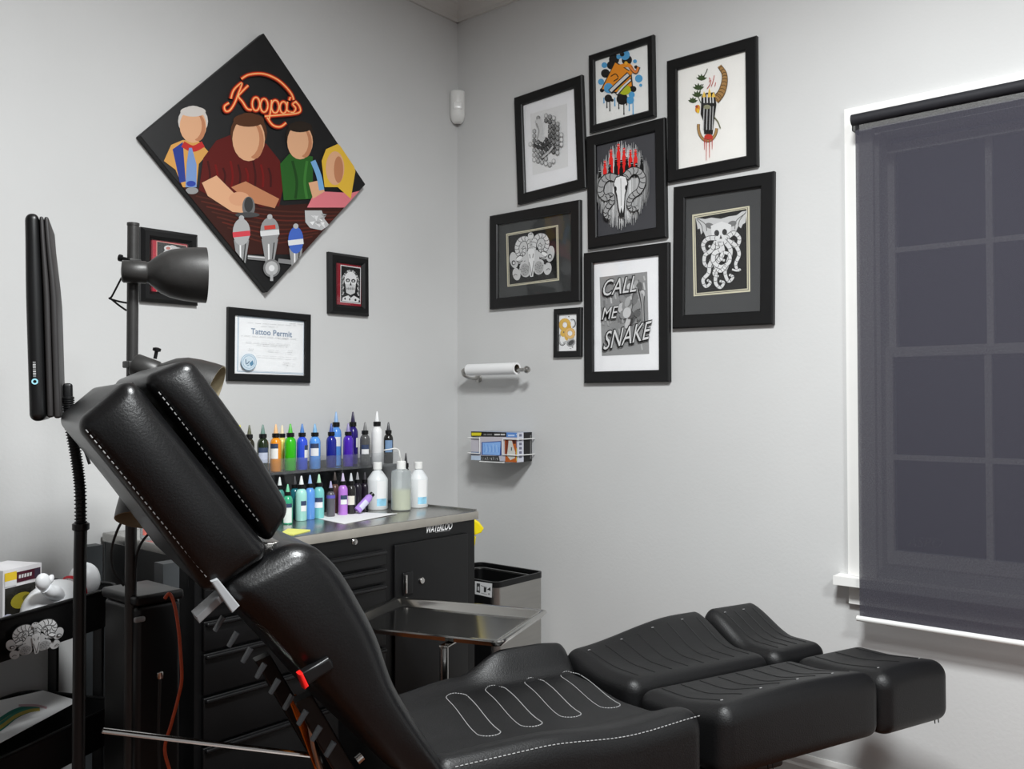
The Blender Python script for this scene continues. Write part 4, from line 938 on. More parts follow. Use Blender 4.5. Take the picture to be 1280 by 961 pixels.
# ---------------------------------------------------------------- wash bottles, paper
def plastic(name, col, tr):
    return thin_clear(name, (.9, .92, .93, 1), body=tr, bodycol=C(*col), rough=.2)
MILKY = mat('milky_plastic', C(226, 229, 230), .35, var=.02)
def squat(label, px, by, ty, rad):
    p = onz(px, by, BZ+.0005); H = ony(px, ty, p.y).z-p.z
    t = thing('wash_bottle', label, 'bottle', p)
    hb = H*.85
    mk('body', lathe([(rad*.92, 0), (rad, .004), (rad, hb*.72), (rad*.96, hb*.77), (rad*.5, hb*.94), (rad*.36, hb*.97), (rad*.36, hb)], 28), MILKY, t, 40)
    mk('cap', lathe([(rad*.44, hb), (rad*.44, H-.002), (rad*.4, H)], 20), WHITEPLASTIC, t, 30)
    base = math.atan2(CAM.y-p.y, CAM.x-p.x)+.45
    o = mk('paper_label', ring_patch(rad+.0007, hb*.08, hb*.72, base-.5, base+.5), PAPER, t, 40)
    mk('label_stripe', ring_patch(rad+.0012, hb*.10, hb*.28, base-.5, base+.5), mat('label_sky', C(150, 206, 232), .5, var=.25, vscale=60), o, 40)
    return t
squat('white wash bottle with sky blue label, left of the squeeze bottle', 471.8, 636, 577.5, .0375)
squat('white wash bottle with sky blue label at the right end of the bench', 523.0, 633.5, 577, .036)
p = onz(501.5, 637.5, BZ+.0005)
t = thing('squeeze_bottle', 'clear squeeze bottle half full of yellow liquid with bent straw', 'bottle', p)
H = ony(501, 576, p.y).z-p.z; r_ = .036
CLEARP = thin_clear('cloudy_clear', (.93, .95, .95, 1), body=.42, bodycol=C(214, 220, 222), rough=.2)
mk('body', lathe([(r_*.9, 0), (r_, .004), (r_, H*.76), (r_*.94, H*.80), (r_*.45, H*.84)], 28), CLEARP, t, 40)
mk('liquid', lathe([(r_*.88, .002), (r_*.965, .005), (r_*.965, H*.42), (r_*.9, H*.421)], 28), mat('yellow_liquid', C(206, 206, 150), .3, var=.04, vscale=20), t, 40)
mk('cap', lathe([(r_*.46, H*.84), (r_*.46, H*.985), (r_*.4, H)], 22), WHITEPLASTIC, t, 30)
q = [Vector((0, 0, H*.99))]+[ony(x, y, p.y-.01)-p for x, y in ((500, 570), (498.5, 563), (494, 560.5), (487, 561.5), (480, 562.5))]
MB().add(tube(catmull(q, 6), lambda u: .0032-.0014*u, 8)).obj('straw', WHITEPLASTIC, t)
def sheet(name, label, cat, px, z, m, lift=.0, th=.0006):
    P = [onz(x, y, z) for x, y in px]; c0 = sum(P, Vector())/4; t_ = []
    n = 6; v = []; f = []
    for s_ in (0, th):
        for i in range(n+1):
            for j in range(n+1):
                u, w_ = i/n, j/n
                q = P[0]*(1-u)*(1-w_)+P[1]*u*(1-w_)+P[2]*u*w_+P[3]*(1-u)*w_
                q = q-c0; q.z = s_+lift*(abs(w_-.5)*2)**2*u; v.append(q)
    k = (n+1)**2
    for i in range(n):
        for j in range(n):
            a = i*(n+1)+j; f.append((a, a+n+1, a+n+2, a+1)); f.append((k+a, k+a+1, k+a+n+2, k+a+n+1))
    for i in range(n):
        for a, b_ in ((i*(n+1), (i+1)*(n+1)), ((i+1)*(n+1)+n, i*(n+1)+n), (i+1, i), (n*(n+1)+i, n*(n+1)+i+1)):
            f.append((a, b_, k+b_, k+a))
    o = mk(name, (v, f), m, None, 30, c0); tag(o, label, cat); return o
sheet('paper_sheet', 'loose white sheet of paper lying on the bench top', 'paper', ((368, 642), (442, 640), (497, 642.5), (430, 655)), BZ+.0006, PAPER, .002)
sheet('note_pad', 'yellow sticky note pad at the bench front edge', 'note pad', ((350, 668), (360, 662), (388, 663.5), (366, 669)), BZ+.0006, mat('yellow_note', C(226, 226, 120), .7, var=.03), 0, .004)
# jars at the left end of the bench
for (lb, px, by, ty, rd, bc, lc) in (('small clear jar with pink label under the lowest lamp head', 184, 672, 650, .02, (200, 200, 200), (222, 120, 110)), ('small clear cup beside the pink labelled jar', 201, 676, 657, .019, (190, 192, 194), None)):
    p = onz(px, by, BZ+.0005); H = ony(px, ty, p.y).z-p.z
    t = thing('jar', lb, 'jar', p)
    mk('body', lathe([(rd*.9, 0), (rd, .003), (rd, H*.8), (rd*.9, H*.86)], 20), thin_clear('jar_glass', (.85, .87, .88, 1), body=.3, bodycol=C(190, 192, 194)), t, 40)
    mk('lid', lathe([(rd*1.02, H*.861), (rd*1.02, H), (rd*.9, H+.001)], 20), WHITEPLASTIC if lc else mat('clear_lid', C(150, 152, 154), .3, var=.03), t, 30)
    if lc:
        base = math.atan2(CAM.y-p.y, CAM.x-p.x)
        mk('paper_label', ring_patch(rd+.0007, H*.2, H*.7, base-.6, base+.6), mat('pink_label', C(*lc), .5, var=.1, vscale=60), t, 40)

# ---------------------------------------------------------------- spray bottle hung on the bench's right side
t = thing('spray_bottle', 'spray bottle with yellow trigger head hanging at the right bench end', 'spray bottle', tuple(Vector((ony(582, 690, -.42).x, -.42, ony(582, 648, -.42).z-.300)))); O = Vector(t.location)
YEL = mat('yellow_plastic', C(246, 222, 20), .35, var=.04)
mk('body', lathe([(.028, 0), (.03, .004), (.03, .12), (.024, .145), (.012, .17), (.012, .185)], 22), MILKY, t, 40)
mk('neck_collar', lathe([(.015, .1855), (.015, .205)], 18), BLACKPLASTIC, t, 30)
for nm, pf, hw2 in (('trigger_head', [(-.022, .215), (-.012, .206), (.012, .206), (.018, .228), (.040, .236), (.046, .246), (.034, .262), (.018, .272), (-.012, .270), (-.026, .255)], .013), ('trigger', [(.020, .226), (.027, .226), (.024, .205), (.014, .180), (.008, .183), (.018, .206)], .008)):
    mk(nm, slab([(x*1.45, .206+(z-.206)*1.45) for x, z in pf], -hw2, hw2, .003), YEL, t, 40).rotation_euler = (0, 0, math.radians(-50))

# ---------------------------------------------------------------- waste bin
wx0, wx1, wy0, wy1, wh = -.315, -.03, -.50, -.16, .60
t = thing('waste_bin', 'open topped stainless steel and black waste bin beside the bench', 'waste bin', ((wx0+wx1)/2, (wy0+wy1)/2, 0)); O = Vector(t.location)
def tray_shell(x0, x1, y0, y1, z0, z1, r, th, taper=0., n=5, ring=False):
    """open box with rounded corners and a wall thickness"""
    def loop(d, z, tp):
        pts = []
        X0, X1, Y0, Y1 = x0+d+tp, x1-d-tp, y0+d+tp, y1-d-tp; R = max(r-d, .001)
        for cx_, cy_, a0 in ((X1-R, Y1-R, 0), (X0+R, Y1-R, PI/2), (X0+R, Y0+R, PI), (X1-R, Y0+R, 1.5*PI)):
            for i in range(n+1):
                a = a0+PI/2*i/n; pts.append((cx_+R*math.cos(a), cy_+R*math.sin(a), z))
        return pts
    L = [loop(0, z0, taper), loop(0, z1, 0), loop(th, z1, 0), loop(th, z0+th, taper)]
    v = [p for l in L for p in l]; m = len(L[0]); f = []
    for a in range(3):
        for i in range(m): j = (i+1) % m; f.append((a*m+i, a*m+j, (a+1)*m+j, (a+1)*m+i))
    if ring:
        for i in range(m): j = (i+1) % m; f.append((3*m+i, 3*m+j, j, i))
    else:
        f.append(tuple(range(m-1, -1, -1))); f.append(tuple(3*m+i for i in range(m)))
    return v, f
hx, hy = (wx1-wx0)/2, (wy1-wy0)/2
mk('steel_shell', tray_shell(-hx, hx, -hy, hy, .012, wh-.022, .03, .004), STEEL, t, 40)
mk('rim', tray_shell(-hx-.002, hx+.002, -hy-.002, hy+.002, wh-.0215, wh, .032, .010, ring=True), BLACKPLASTIC, t, 40)
mk('liner', tray_shell(-hx+.005, hx-.005, -hy+.005, hy-.005, .03, wh-.026, .026, .004), BLACKPLASTIC, t, 40)
mk('front_panel', rbox((-hx-.006, -hy+.022, .012), (-hx-.0005, hy-.022, wh-.026), .0025, k=2), BLACKPLASTIC, t, 40)
mk('base', rbox((-hx+.006, -hy+.006, 0), (hx-.006, hy-.006, .012), .003, k=2), BLACKPLASTIC, t, 40)
A = Art(lambda x, y: (-onx(x, y, wx0-.006).y, onx(x, y, wx0-.006).z), (520, 640, 7.53))
A.poly([(556, 648), (718, 672), (715, 805), (556, 770)], K(206)); A.poly([(572, 668), (604, 672), (604, 760), (570, 752)], K(60)); A.poly([(580, 700), (598, 700), (598, 740), (580, 735)], K(180)); A.stroke([(612, 690), (640, 700), (668, 708)], 5, K(70)); A.poly([(640, 705), (665, 712), (660, 755), (640, 752)], K(40)); A.poly([(670, 730), (700, 705), (704, 742), (690, 735)], K(30)); A.ell(688, 770, 9, 8, K(120)); A.stroke([(615, 760), (672, 776)], 6, K(150), 0)
A.build('sticker', t, Matrix.Translation(-O) @ Matrix(((0, 0, -1, wx0-.0066), (-1, 0, 0, 0), (0, 1, 0, 0), (0, 0, 0, 1))))

# ================================================================ INSTRUMENT STAND
TZ = .662
FL, FR, NR = onz(495, 745, TZ), onz(687, 762, TZ), onz(637, 803, TZ)
ax = (FR-FL); tl = ax.length; ay = (FL-FR+ (NR-FR)*0); dirx = ax.normalized(); diry = Vector((0, 0, 1)).cross(dirx)      # diry: from near edge towards the far edge
twd = abs((NR-FR).dot(diry)); cc = (FL+FR)/2-diry*twd/2
ang = math.atan2(dirx.y, dirx.x)
t = thing('instrument_stand', 'stainless instrument tray on a slim steel post behind the chair', 'tray stand', (cc.x, cc.y, 0), ang)
hx, hy = tl/2, twd/2
def stepped(rows, r, n=5):
    v = []; f = []
    for d, z in rows:
        X, Y = hx-d, hy-d; R = max(r-d, .006)
        for cx_, cy_, a0 in ((X-R, Y-R, 0), (-X+R, Y-R, PI/2), (-X+R, -Y+R, PI), (X-R, -Y+R, 1.5*PI)):
            for i in range(n+1): a = a0+PI/2*i/n; v.append((cx_+R*math.cos(a), cy_+R*math.sin(a), z))
    m = 4*(n+1)
    for a in range(len(rows)-1):
        for i in range(m): j = (i+1) % m; f.append((a*m+i, a*m+j, (a+1)*m+j, (a+1)*m+i))
    f.append(tuple((len(rows)-1)*m+i for i in range(m))); f.append(tuple(range(m-1, -1, -1)))
    return v, f
tr = mk('tray', stepped([(.034, TZ-.021), (.014, TZ-.018), (.0, TZ-.004), (.001, TZ), (.011, TZ), (.020, TZ-.003), (.040, TZ-.017), (.048, TZ-.018)], .03), mat('tray_steel', C(196, 194, 190), .13, 1, var=.06, vscale=6), t, 30)
pp = onz(555, 806, TZ-.02); loc = Matrix.Rotation(-ang, 4, 'Z') @ (pp-Vector((cc.x, cc.y, 0)))
px_, py_ = loc.x, loc.y
MB().add(tube([(px_, py_, .03), (px_, py_, TZ-.0268)], .0115, 16)).obj('post', CHROME, t)
mk('tray_carrier', rbox((px_-.012, py_-.006, TZ-.027), (px_+.012, hy-.05, TZ-.0212), .002, k=2), CHROME, t, 40)
b = MB()
b.add(tube([(px_, py_, .035), (px_, hy*.9+.1, .035)], .012, 10)); b.add(tube([(px_-.2, hy*.9+.1, .035), (px_+.2, hy*.9+.1, .035)], .012, 10)); b.add(tube([(px_-.17, py_, .035), (px_+.17, py_, .035)], .012, 10)); b.obj('base', CHROME, t)
for x, y in ((px_-.17, py_), (px_+.17, py_), (px_-.2, hy*.9+.1), (px_+.2, hy*.9+.1)): mk('caster', (lambda b: (b.v, b.f))(MB().add(lathe([(.008, -.008), (.018, -.007), (.0185, 0), (.018, .007), (.008, .008)], 14), frame_to((x, y, .0185), (0, 1, 0)))), BLACKPLASTIC, t, 40)

# ================================================================ TATTOO CHAIR
CA = math.radians(-20); O2 = onz(792, 855, .58)
chair = thing('tattoo_chair', 'reclined black leather tattoo chair with split leg rests', 'chair', (O2.x, O2.y, 0), CA)
LV = Vector((math.cos(CA), math.sin(CA), 0)); AV = Vector((-math.sin(CA), math.cos(CA), 0)); OC = Vector((O2.x, O2.y, 0))
def T_(x, y, tt):            # pixel -> (along, up) on the chair's upright plane at tt across
    d = ray(x, y); k = (tt-(CAM-OC).dot(AV))/d.dot(AV); q = CAM+d*k-OC
    return (q.dot(LV), q.z)
def sm(a, b, x): x = min(max((x-a)/(b-a), 0), 1); return x*x*(3-2*x)
# seat
SB, SW = .562, .285
def seat_dz(s, t):
    fo = sm(.195, .262, t)*(.022*sm(-.56, -.36, s)+.052*sm(-.35, -.22, s)-.008*sm(-.12, -.03, s))
    ne = sm(.11, .25, -t)*(.056-.020*sm(-.44, -.21, s)+.008*sm(-.2, -.03, s))
    return fo+ne-.010*(1-sm(.0, .14, abs(t)))
def seat_fn(p):
    wgt = min(max((p.z-.44)/(SB-.44), 0), 1); q = Vector(p); q.z += wgt*seat_dz(p.x, p.y)
    return q
seat = mk('seat', rbox((-.66, -SW, .43), (-.025, SW, SB), .034, (30, 34, 2), 5, seat_fn), SEATLEATHER, chair, 60)
def on_seat(s, t, l=.0004): return Vector((s, t, SB+seat_dz(s, t)+l))
b = MB()
for x0_, y0_, x1_, y1_ in ((562, 868, 616, 921), (608, 858, 669, 909), (656, 849, 718, 897), (702, 842, 768, 885)):
    p0 = onz(x0_, y0_, SB-.008)-OC; p1 = onz(x1_, y1_, SB-.008)-OC
    a0 = (p0.dot(LV), min(p0.dot(AV), .205)); a1 = (p1.dot(LV), p1.dot(AV))
    d = Vector((a1[0]-a0[0], a1[1]-a0[1])); L = d.length; d /= L; nrm = Vector((-d.y, d.x)); R = .026
    path = []
    for i in range(13): a = PI/2+PI*i/12; path.append(Vector(a0)+d*(R*math.cos(a)+R)+nrm*R*math.sin(a))
    n_ = 14
    for i in range(1, n_): path.append(Vector(a0)+d*(R+(L-2*R)*i/n_)-nrm*R)
    for i in range(13): a = -PI/2+PI*i/12; path.append(Vector(a1)+d*(R*math.cos(a)-R)+nrm*R*math.sin(a))
    for i in range(1, n_): path.append(Vector(a1)-d*(R+(L-2*R)*i/n_)+nrm*R)
    path.append(path[0])
    for off, in ((0,),):
        b = dashes([on_seat(q.x, q.y) for q in path], .0045, .0022, .0011)
        b.obj('stitched_loop', THREAD, seat)
edge = [Vector(seat_fn(Vector((s, -SW+.010, SB-.010))))+Vector((0, -.0004, .0012)) for s in [-.62+.585*i/40 for i in range(41)]]
dashes(edge, .006, .004, .0011).obj('edge_stitching', THREAD, seat)
# leg rests
def legpad(name, s0, s1, t0, t1, zt, zb, hi, skew, side, grooves):
    """hi: bolster height at the outer edge; skew: how far the far end sits back"""
    r = .035
    def dzf(s, t):
        u = (t-t0)/(t1-t0); u = u if side > 0 else 1-u         # 0 at the split, 1 at the outer edge
        v_ = (s-s0)/(s1-s0)
        return hi(v_)*sm(.35, .95, u)
    def fn(p):
        q = Vector(p); w_ = min(max((p.z-zb-.02)/(zt-zb-.02), 0), 1); q.z += w_*dzf(p.x, p.y)
        q.x += skew*(p.y)
        return q
    o = mk(name, rbox((s0, t0, zb), (s1, t1, zt), r, (14, 14, 2), 5, fn), SEATLEATHER, chair, 60)
    for i in range(grooves):
        s = s0+.05+(s1-s0-.10)*i/max(1, grooves-1)
        pts = [fn(Vector((s, t0+.035+(t1-t0-.09)*k/12 + (.0 if side > 0 else .02), zt)))+Vector((0, 0, .0001)) for k in range(13)]
        MB().add(tube(pts, .0014, 6)).obj('seam', DARKTHREAD, o)
        e = pts[-1] if side > 0 else pts[0]
        if i % 2 == 0: MB().add(rbox(e-Vector((.004, .0012, .0002)), e+Vector((.004, .0012, .0016)), .0007, k=1)).obj('seam_tack', THREAD, o)
    return o
legpad('calf_rest', .0, .478, .006, .283, .583, .445, lambda v: .022+.052*sm(0, .8, v), -.10, 1, 8)
legpad('foot_rest', .488, .70, .006, .283, .585, .445, lambda v: .072, -.10, 1, 4)
cn = legpad('calf_rest', .0, .525, -.283, -.006, .572, .437, lambda v: .022+.016*math.sin(PI*v), -.10, -1, 8)
fn_ = legpad('foot_rest', .535, .80, -.283, -.006, .572, .430, lambda v: .012+.01*math.sin(PI*v), -.10, -1, 3)
for par, xs in ((cn, (.16, .175)), (fn_, (.765, .78))):
    for s in xs: MB().add(tube([(s+.02, -.262, .444), (s+.022, -.262, .424)], .0015, 6)).obj('strap_end', DARKTHREAD, par)
# backrest, headrest and pillow: cushions lofted between a rear and a front outline
def along(pts, u):
    L = [0]
    for i in range(1, len(pts)): L.append(L[-1]+math.dist(pts[i-1], pts[i]))
    d = u*L[-1]
    for i in range(1, len(pts)):
        if d <= L[i]+1e-9:
            k = (d-L[i-1])/(L[i]-L[i-1]); return Vector((pts[i-1][0]+(pts[i][0]-pts[i-1][0])*k, 0, pts[i-1][1]+(pts[i][1]-pts[i-1][1])*k))
    return Vector((pts[-1][0], 0, pts[-1][1]))
def loft_pad(name, rear, front, t0, t1, r, m, puff):
    R_ = [(q.x, q.z) for q in catmull([(p[0], 0, p[1]) for p in rear], 6)]; F_ = [(q.x, q.z) for q in catmull([(p[0], 0, p[1]) for p in front], 6)]
    ln = sum(math.dist(R_[i], R_[i+1]) for i in range(len(R_)-1)); th = math.dist(R_[len(R_)//2], F_[len(F_)//2])
    def fn(p):
        u, w_ = min(max(p.x/ln, 0), 1), p.z/th
        q = along(R_, u).lerp(along(F_, u), w_)
        c_ = (p.y-(t0+t1)/2)/((t1-t0)/2)
        pf = puff*max(0, (1-(2*u-1)**4))*max(0, 1-(2*w_-1)**2)*c_**3
        return Vector((q.x, p.y+pf, q.z))
    return mk(name, rbox((0, t0, 0), (ln, t1, th), r, (26, 10, 10), 6, fn), m, chair, 60)
TB = -.272
P_ = lambda pts, tt: [T_(*p, tt) for p in pts]
back = loft_pad('backrest', P_(((264, 738), (310, 772), (360, 822), (415, 880), (458, 928), (500, 975)), TB), P_(((384, 672), (428, 712), (460, 764), (478, 800), (488, 830), (499, 860), (522, 900), (556, 952), (582, 990)), TB), -.272, .272, .036, LEATHER, .012)
TA = -.262
hr = loft_pad('headrest', P_(((92, 530), (175, 632), (262, 748)), TA), P_(((164, 470), (252, 578), (342, 694)), TA), -.262, .262, .022, LEATHER, .016)
TP = -.24
pl = loft_pad('head_pillow', P_(((176, 472), (256, 576), (338, 684)), TP), P_(((240, 446), (308, 540), (366, 636)), TP), -.24, .24, .022, LEATHER, .014)
def seamline(par, a, b_, tt, y, n=40):
    A0, B0 = T_(*a, tt), T_(*b_, tt)
    dashes([Vector((A0[0]+(B0[0]-A0[0])*i/n, y, A0[1]+(B0[1]-A0[1])*i/n)) for i in range(n+1)], .0055, .0045, .0009).obj('edge_stitching', THREAD, par)
seamline(hr, (107, 537), (262, 726), TA, -.2645)
seamline(pl, (198, 490), (326, 656), TP, -.2425)
MB().add(tube([(T_(166, 481, TA)[0], -.24, T_(166, 481, TA)[1]+.003), (T_(336, 690, TA)[0], -.24, T_(336, 690, TA)[1]+.003)], .003, 8)).obj('piping', LEATHER, hr)
# metalwork
g0, g1 = T_(333, 688, -.2), T_(352, 678, -.2)
mk('hinge_plate', rbox((g0[0]-.012, -.2, g0[1]-.012), (g1[0], .2, g1[1]+.002), .004, k=2), STEEL, chair, 40)
q0, q1, q2 = T_(240, 765, -.2), T_(272, 737, -.2), T_(270, 745, -.2)
mk('release_lever', slab([(q0[0], q0[1]), (q1[0], q1[1]), (q1[0]+.008, q1[1]-.008), (q0[0]+.006, q0[1]-.012)], -.235, -.19, .002, 2), mat('grey_lever', C(150, 152, 154), .4, var=.06), chair, 40)
s0, s1 = T_(264, 727, -.275), T_(293, 762, -.275)
mk('corner_plate', slab([(s0[0], s0[1]), (s0[0]+.01, s0[1]+.004), (s1[0]+.008, s1[1]+.006), (s1[0]-.004, s1[1]-.004)], -.278, -.262, .002, 2), mat('grey_lever', C(150, 152, 154), .4, var=.06), chair, 40)
for i in range(9):
    u = i/8; cx_, cy_ = 277+u*(416-277)+0, 775+u*(940-775)*.95
    a_ = T_(cx_, cy_, -.22); b2 = T_(cx_-8, cy_+14, -.22)
    d = Vector((b2[0]-a_[0], b2[1]-a_[1])).normalized(); nn = Vector((-d.y, d.x))
    A_ = Vector(a_)-d*.006; B_ = Vector(b2)
    mk('frame_clip', slab([tuple(A_+nn*.0035), tuple(A_-nn*.0035), tuple(B_-nn*.003), tuple(B_+nn*.002)], -.225, -.21, .002, 2), mat('grey_clip', C(60, 63, 66), .45, var=.1), chair, 40)
# arm-rest socket with the red tipped lever
k0, k1 = T_(378, 846, -.275), T_(410, 826, -.275)
d = Vector((k1[0]-k0[0], k1[1]-k0[1])).normalized(); nn = Vector((-d.y, d.x)); K0 = Vector(k0); K1 = Vector(k1)
kn = mk('lever_socket', slab([tuple(p) for p in (K0-nn*.012, K1-nn*.012, K1+d*.004, K1+nn*.012, K0+nn*.012)], -.292, -.268, .005, 3), BLACKPLASTIC, chair, 40)
mk('lever_tip', slab([tuple(p) for p in (K0-d*.008-nn*.014, K0+d*.001-nn*.013, K0+d*.001+nn*.013, K0-d*.006+nn*.013)], -.293, -.272, .003, 3), mat('red_plastic', C(214, 30, 26), .3, var=.05), kn, 40)
# struts and rods under the back
r0, r1 = T_(128, 913, -.05), T_(390, 944, -.05)
MB().add(tube([(r0[0], -.05, r0[1]), (r1[0], -.05, r1[1])], .005, 10)).obj('release_rod', CHROME, chair)
c0, c1 = T_(364, 870, -.06), T_(404, 975, -.06)
mk('back_strut', slab([(c0[0]-.008, c0[1]), (c0[0]+.008, c0[1]+.004), (c1[0]+.011, c1[1]), (c1[0]-.009, c1[1])], -.068, -.062, .001, 2), TINTCHROME, chair, 40)  # orange tint stands in for the wooden floor mirrored in the metal
MB().add(tube(catmull([(lambda q: (q[0], -.10, q[1]))(T_(*p_, -.10)) for p_ in ((374, 872), (387, 900), (394, 935), (404, 972))], 6), .007, 10)).obj('curved_tube', CHROME, chair)
MB().add(tube([(lambda q: (q[0], -.276, q[1]))(T_(*p_, -.276)) for p_ in ((446, 951), (453, 945))], .008, 12)).obj('pivot_bolt', CHROME, chair)
# frame and pedestal
mk('seat_frame', rbox((-.78, -.2, .39), (.30, .2, .4295), .01, k=2), BLACKSTEEL, chair, 40)
mk('back_frame', slab([(c0[0]-.02, c0[1]+.02), (c0[0]+.01, c0[1]+.03), (-.68, .43), (-.72, .43)], -.16, -.13, .003, 2), BLACKSTEEL, chair, 40)
mk('back_frame', slab([(c0[0]-.02, c0[1]+.02), (c0[0]+.01, c0[1]+.03), (-.68, .43), (-.72, .43)], .13, .16, .003, 2), BLACKSTEEL, chair, 40)
mk('pedestal', lathe([(.12, .05), (.11, .09), (.085, .12), (.085, .28), (.11, .33), (.13, .39)], 28), BLACKSTEEL, chair, 40).location = (-.33, 0, 0)
mk('base_plate', rbox((-.75, -.27, 0), (.08, .27, .05), .02, (2, 2, 1), 3), BLACKSTEEL, chair, 40)

# ================================================================ CART
cA, cB = onz(0, 775, .78), onz(95, 748, .78)
ca_ = math.atan2(cB.y-cA.y, cB.x-cA.x); cdir = Vector((math.cos(ca_), math.sin(ca_), 0)); cper = Vector((-cdir.y, cdir.x, 0))
cr = onz(157, 730.5, .78); srt = (cr-cA).dot(cdir)
CL, CW = .64, .33
cc = cA+cdir*(srt-CL/2)+cper*(CW/2)
cart = thing('utility_cart', 'black metal three tier utility cart at the left edge', 'cart', (cc.x, cc.y, 0), ca_)
for z0_, z1_ in ((.68, .78), (.37, .47), (.08, .18)):
    tr_ = mk('tray', tray_shell(-CL/2, CL/2, -CW/2, CW/2, z0_, z1_, .06, .0025, .012, 6), BLACKSTEEL, cart, 40)
    b = MB(); rim = []
    for cx_, cy_, a0 in ((CL/2-.06, CW/2-.06, 0), (-CL/2+.06, CW/2-.06, PI/2), (-CL/2+.06, -CW/2+.06, PI), (CL/2-.06, -CW/2+.06, 1.5*PI)):
        for i in range(7): a = a0+PI/2*i/6; rim.append((cx_+.06*math.cos(a), cy_+.06*math.sin(a), z1_))
    b.add(tube(rim, .0045, 8, closed=True)); b.obj('rolled_rim', BLACKSTEEL, tr_)
for x in (-CL/2-.0052, CL/2+.0052):
    for y in (-.075, .075):
        mk('post', rbox((x-.005, y-.015, .075), (x+.005, y+.015, .775), .002, k=2), BLACKSTEEL, cart, 40)
for x in (-CL/2+.05, CL/2-.05):
    for y in (-.09, .09):
        mk('caster', (lambda b: (b.v, b.f))(MB().add(lathe([(.01, -.012), (.032, -.011), (.034, 0), (.032, .011), (.01, .012)], 16), frame_to((x, y, .034), (0, 1, 0))).add(box((x-.008, y-.016, .04), (x+.008, y+.016, .08)))), BLACKPLASTIC, cart, 40)
# white horned-skull sticker on the cart's front
Wc = Matrix.Translation((cc.x, cc.y, 0)) @ Matrix.Rotation(ca_, 4, 'Z'); Wi = Wc.inverted()
yf = -CW/2+.006
def on_front(x, y):
    a = Wi @ CAM; d = Wi.to_3x3() @ ray(x, y); k = (yf-a.y)/d.y; q = a+d*k; return (q.x, q.z)
A = Art(on_front, (0, 690, 6.867))
ram_butterfly(A, lambda x, y: (30+(x-228)*1.42, 592+(y-318)*.80-(x-403)*.24+14))
st = A.build('skull_sticker', cart, Matrix(((1, 0, 0, 0), (0, 0, -1, yf-.009), (0, 1, 0, 0), (0, 0, 0, 1))))
# pale decal at the right end of the top tray
A = Art(on_front, (0, 690, 6.867)); A.poly([(905, 590), (960, 585), (1000, 560), (1005, 470), (1018, 470), (1012, 610), (985, 655), (960, 620)], K(214))
for x, y in ((935, 510), (950, 525), (965, 505), (930, 540), (955, 545), (975, 525), (985, 495), (905, 535), (985, 470)): A.ell(x, y, 7, 5, K(170), n=8)
A.build('pale_decal', cart, Matrix(((1, 0, 0, 0), (0, 0, -1, yf-.009), (0, 1, 0, 0), (0, 0, 0, 1))))

# ---- on the cart
TFL = .683         # floor of the top tray
def cart_pt(x, y, z): return Wc @ Vector((x, y, z))
def cart_at(px, py, yy):       # pixel on the cart's upright plane at yy
    a = Wi @ CAM; d = Wi.to_3x3() @ ray(px, py); k = (yy-a.y)/d.y; return a+d*k
# toy box
q = cart_at(52, 703, -.02); q0 = cart_at(-8, 710, -.02)
bx1 = q.x; H = q.z-TFL
t = thing('toy_box', 'white window carton of a boxed toy on the cart top', 'toy box', cart_pt(bx1-.06, .035, TFL), ca_)
mk('carton', box((-.06, -.055, 0), (.06, .055, H)), mat('carton_white', C(232, 230, 232), .4, var=.02), t, 0)
mk('window_pane', box((-.054, -.0562, .012), (.040, -.0552, H*.74)), mat('carton_window', C(34, 32, 28), .12, var=.5, vscale=22), t, 0)
A = Art(lambda u, v_: (u, v_))
A.poly([(-.056, H*.79), (.055, H*.79), (.055, H*.94), (-.056, H*.94)], C(74, 22, 40)); A.poly([(-.056, H*.80), (-.020, H*.80), (-.020, H*.96), (-.056, H*.96)], C(232, 196, 50)); A.poly([(-.056, H*.76), (-.020, H*.76), (-.020, H*.84), (-.056, H*.84)], K(222)); A.poly([(.036, H*.80), (.054, H*.80), (.054, H*.93), (.036, H*.93)], C(60, 50, 66))
for i in range(5): A.poly([(-.014+i*.0085, H*.845), (-.008+i*.0085, H*.845), (-.007+i*.0085, H*.895), (-.013+i*.0085, H*.895)], K(214))
A.ell(-.004, H*.52, .034, .02, C(146, 134, 40)); A.ell(.012, H*.54, .014, .008, C(96, 90, 34)); A.ell(-.048, H*.20, .026, .030, C(176, 178, 196))
A.build('box_print', t, Matrix(((1, 0, 0, 0), (0, 0, -1, -.0564), (0, 1, 0, 0), (0, 0, 0, 1))))
# plain white vinyl toy lying on its side
tc_ = cart_at(75, 742, -.095)
t = thing('vinyl_toy', 'plain white rounded vinyl toy with red band lying beside the boxed toy', 'toy', cart_pt(tc_.x, -.085, TFL), ca_)
VIN = mat('white_vinyl', C(236, 238, 240), .35, var=.01)
def blob(c, rad, seg=24, rot=None):
    b = MB(); pr = [(max(.0006, math.cos(a)), math.sin(a)) for a in [-PI/2+PI*i/14 for i in range(15)]]
    M = Matrix.Translation(c) @ (rot or Matrix.Identity(4)) @ Matrix.Diagonal((*rad, 1)); b.add(lathe(pr, seg), M); return b
bd = blob((-.012, 0, .068), (.088, .06, .066), rot=Matrix.Rotation(math.radians(-12), 4, 'Y')); bd.add(blob((-.085, -.005, .036), (.036, .03, .033)).__dict__ and (lambda q: (q.v, q.f))(blob((-.080, -.005, .036), (.040, .034, .034))))
bd.obj('body', VIN, t, 60)
hd = blob((.094, 0, .115), (.036, .042, .048)); hd.obj('head', VIN, t, 60)
mk('neck_band', (lambda b: (b.v, b.f))(MB().add(lathe([(.036, -.006), (.040, 0), (.036, .006)], 22, cap=False), frame_to((.058, 0, .100), (.9, 0, .35)))), mat('red_ribbon', C(176, 24, 38), .5, var=.08), t, 40)
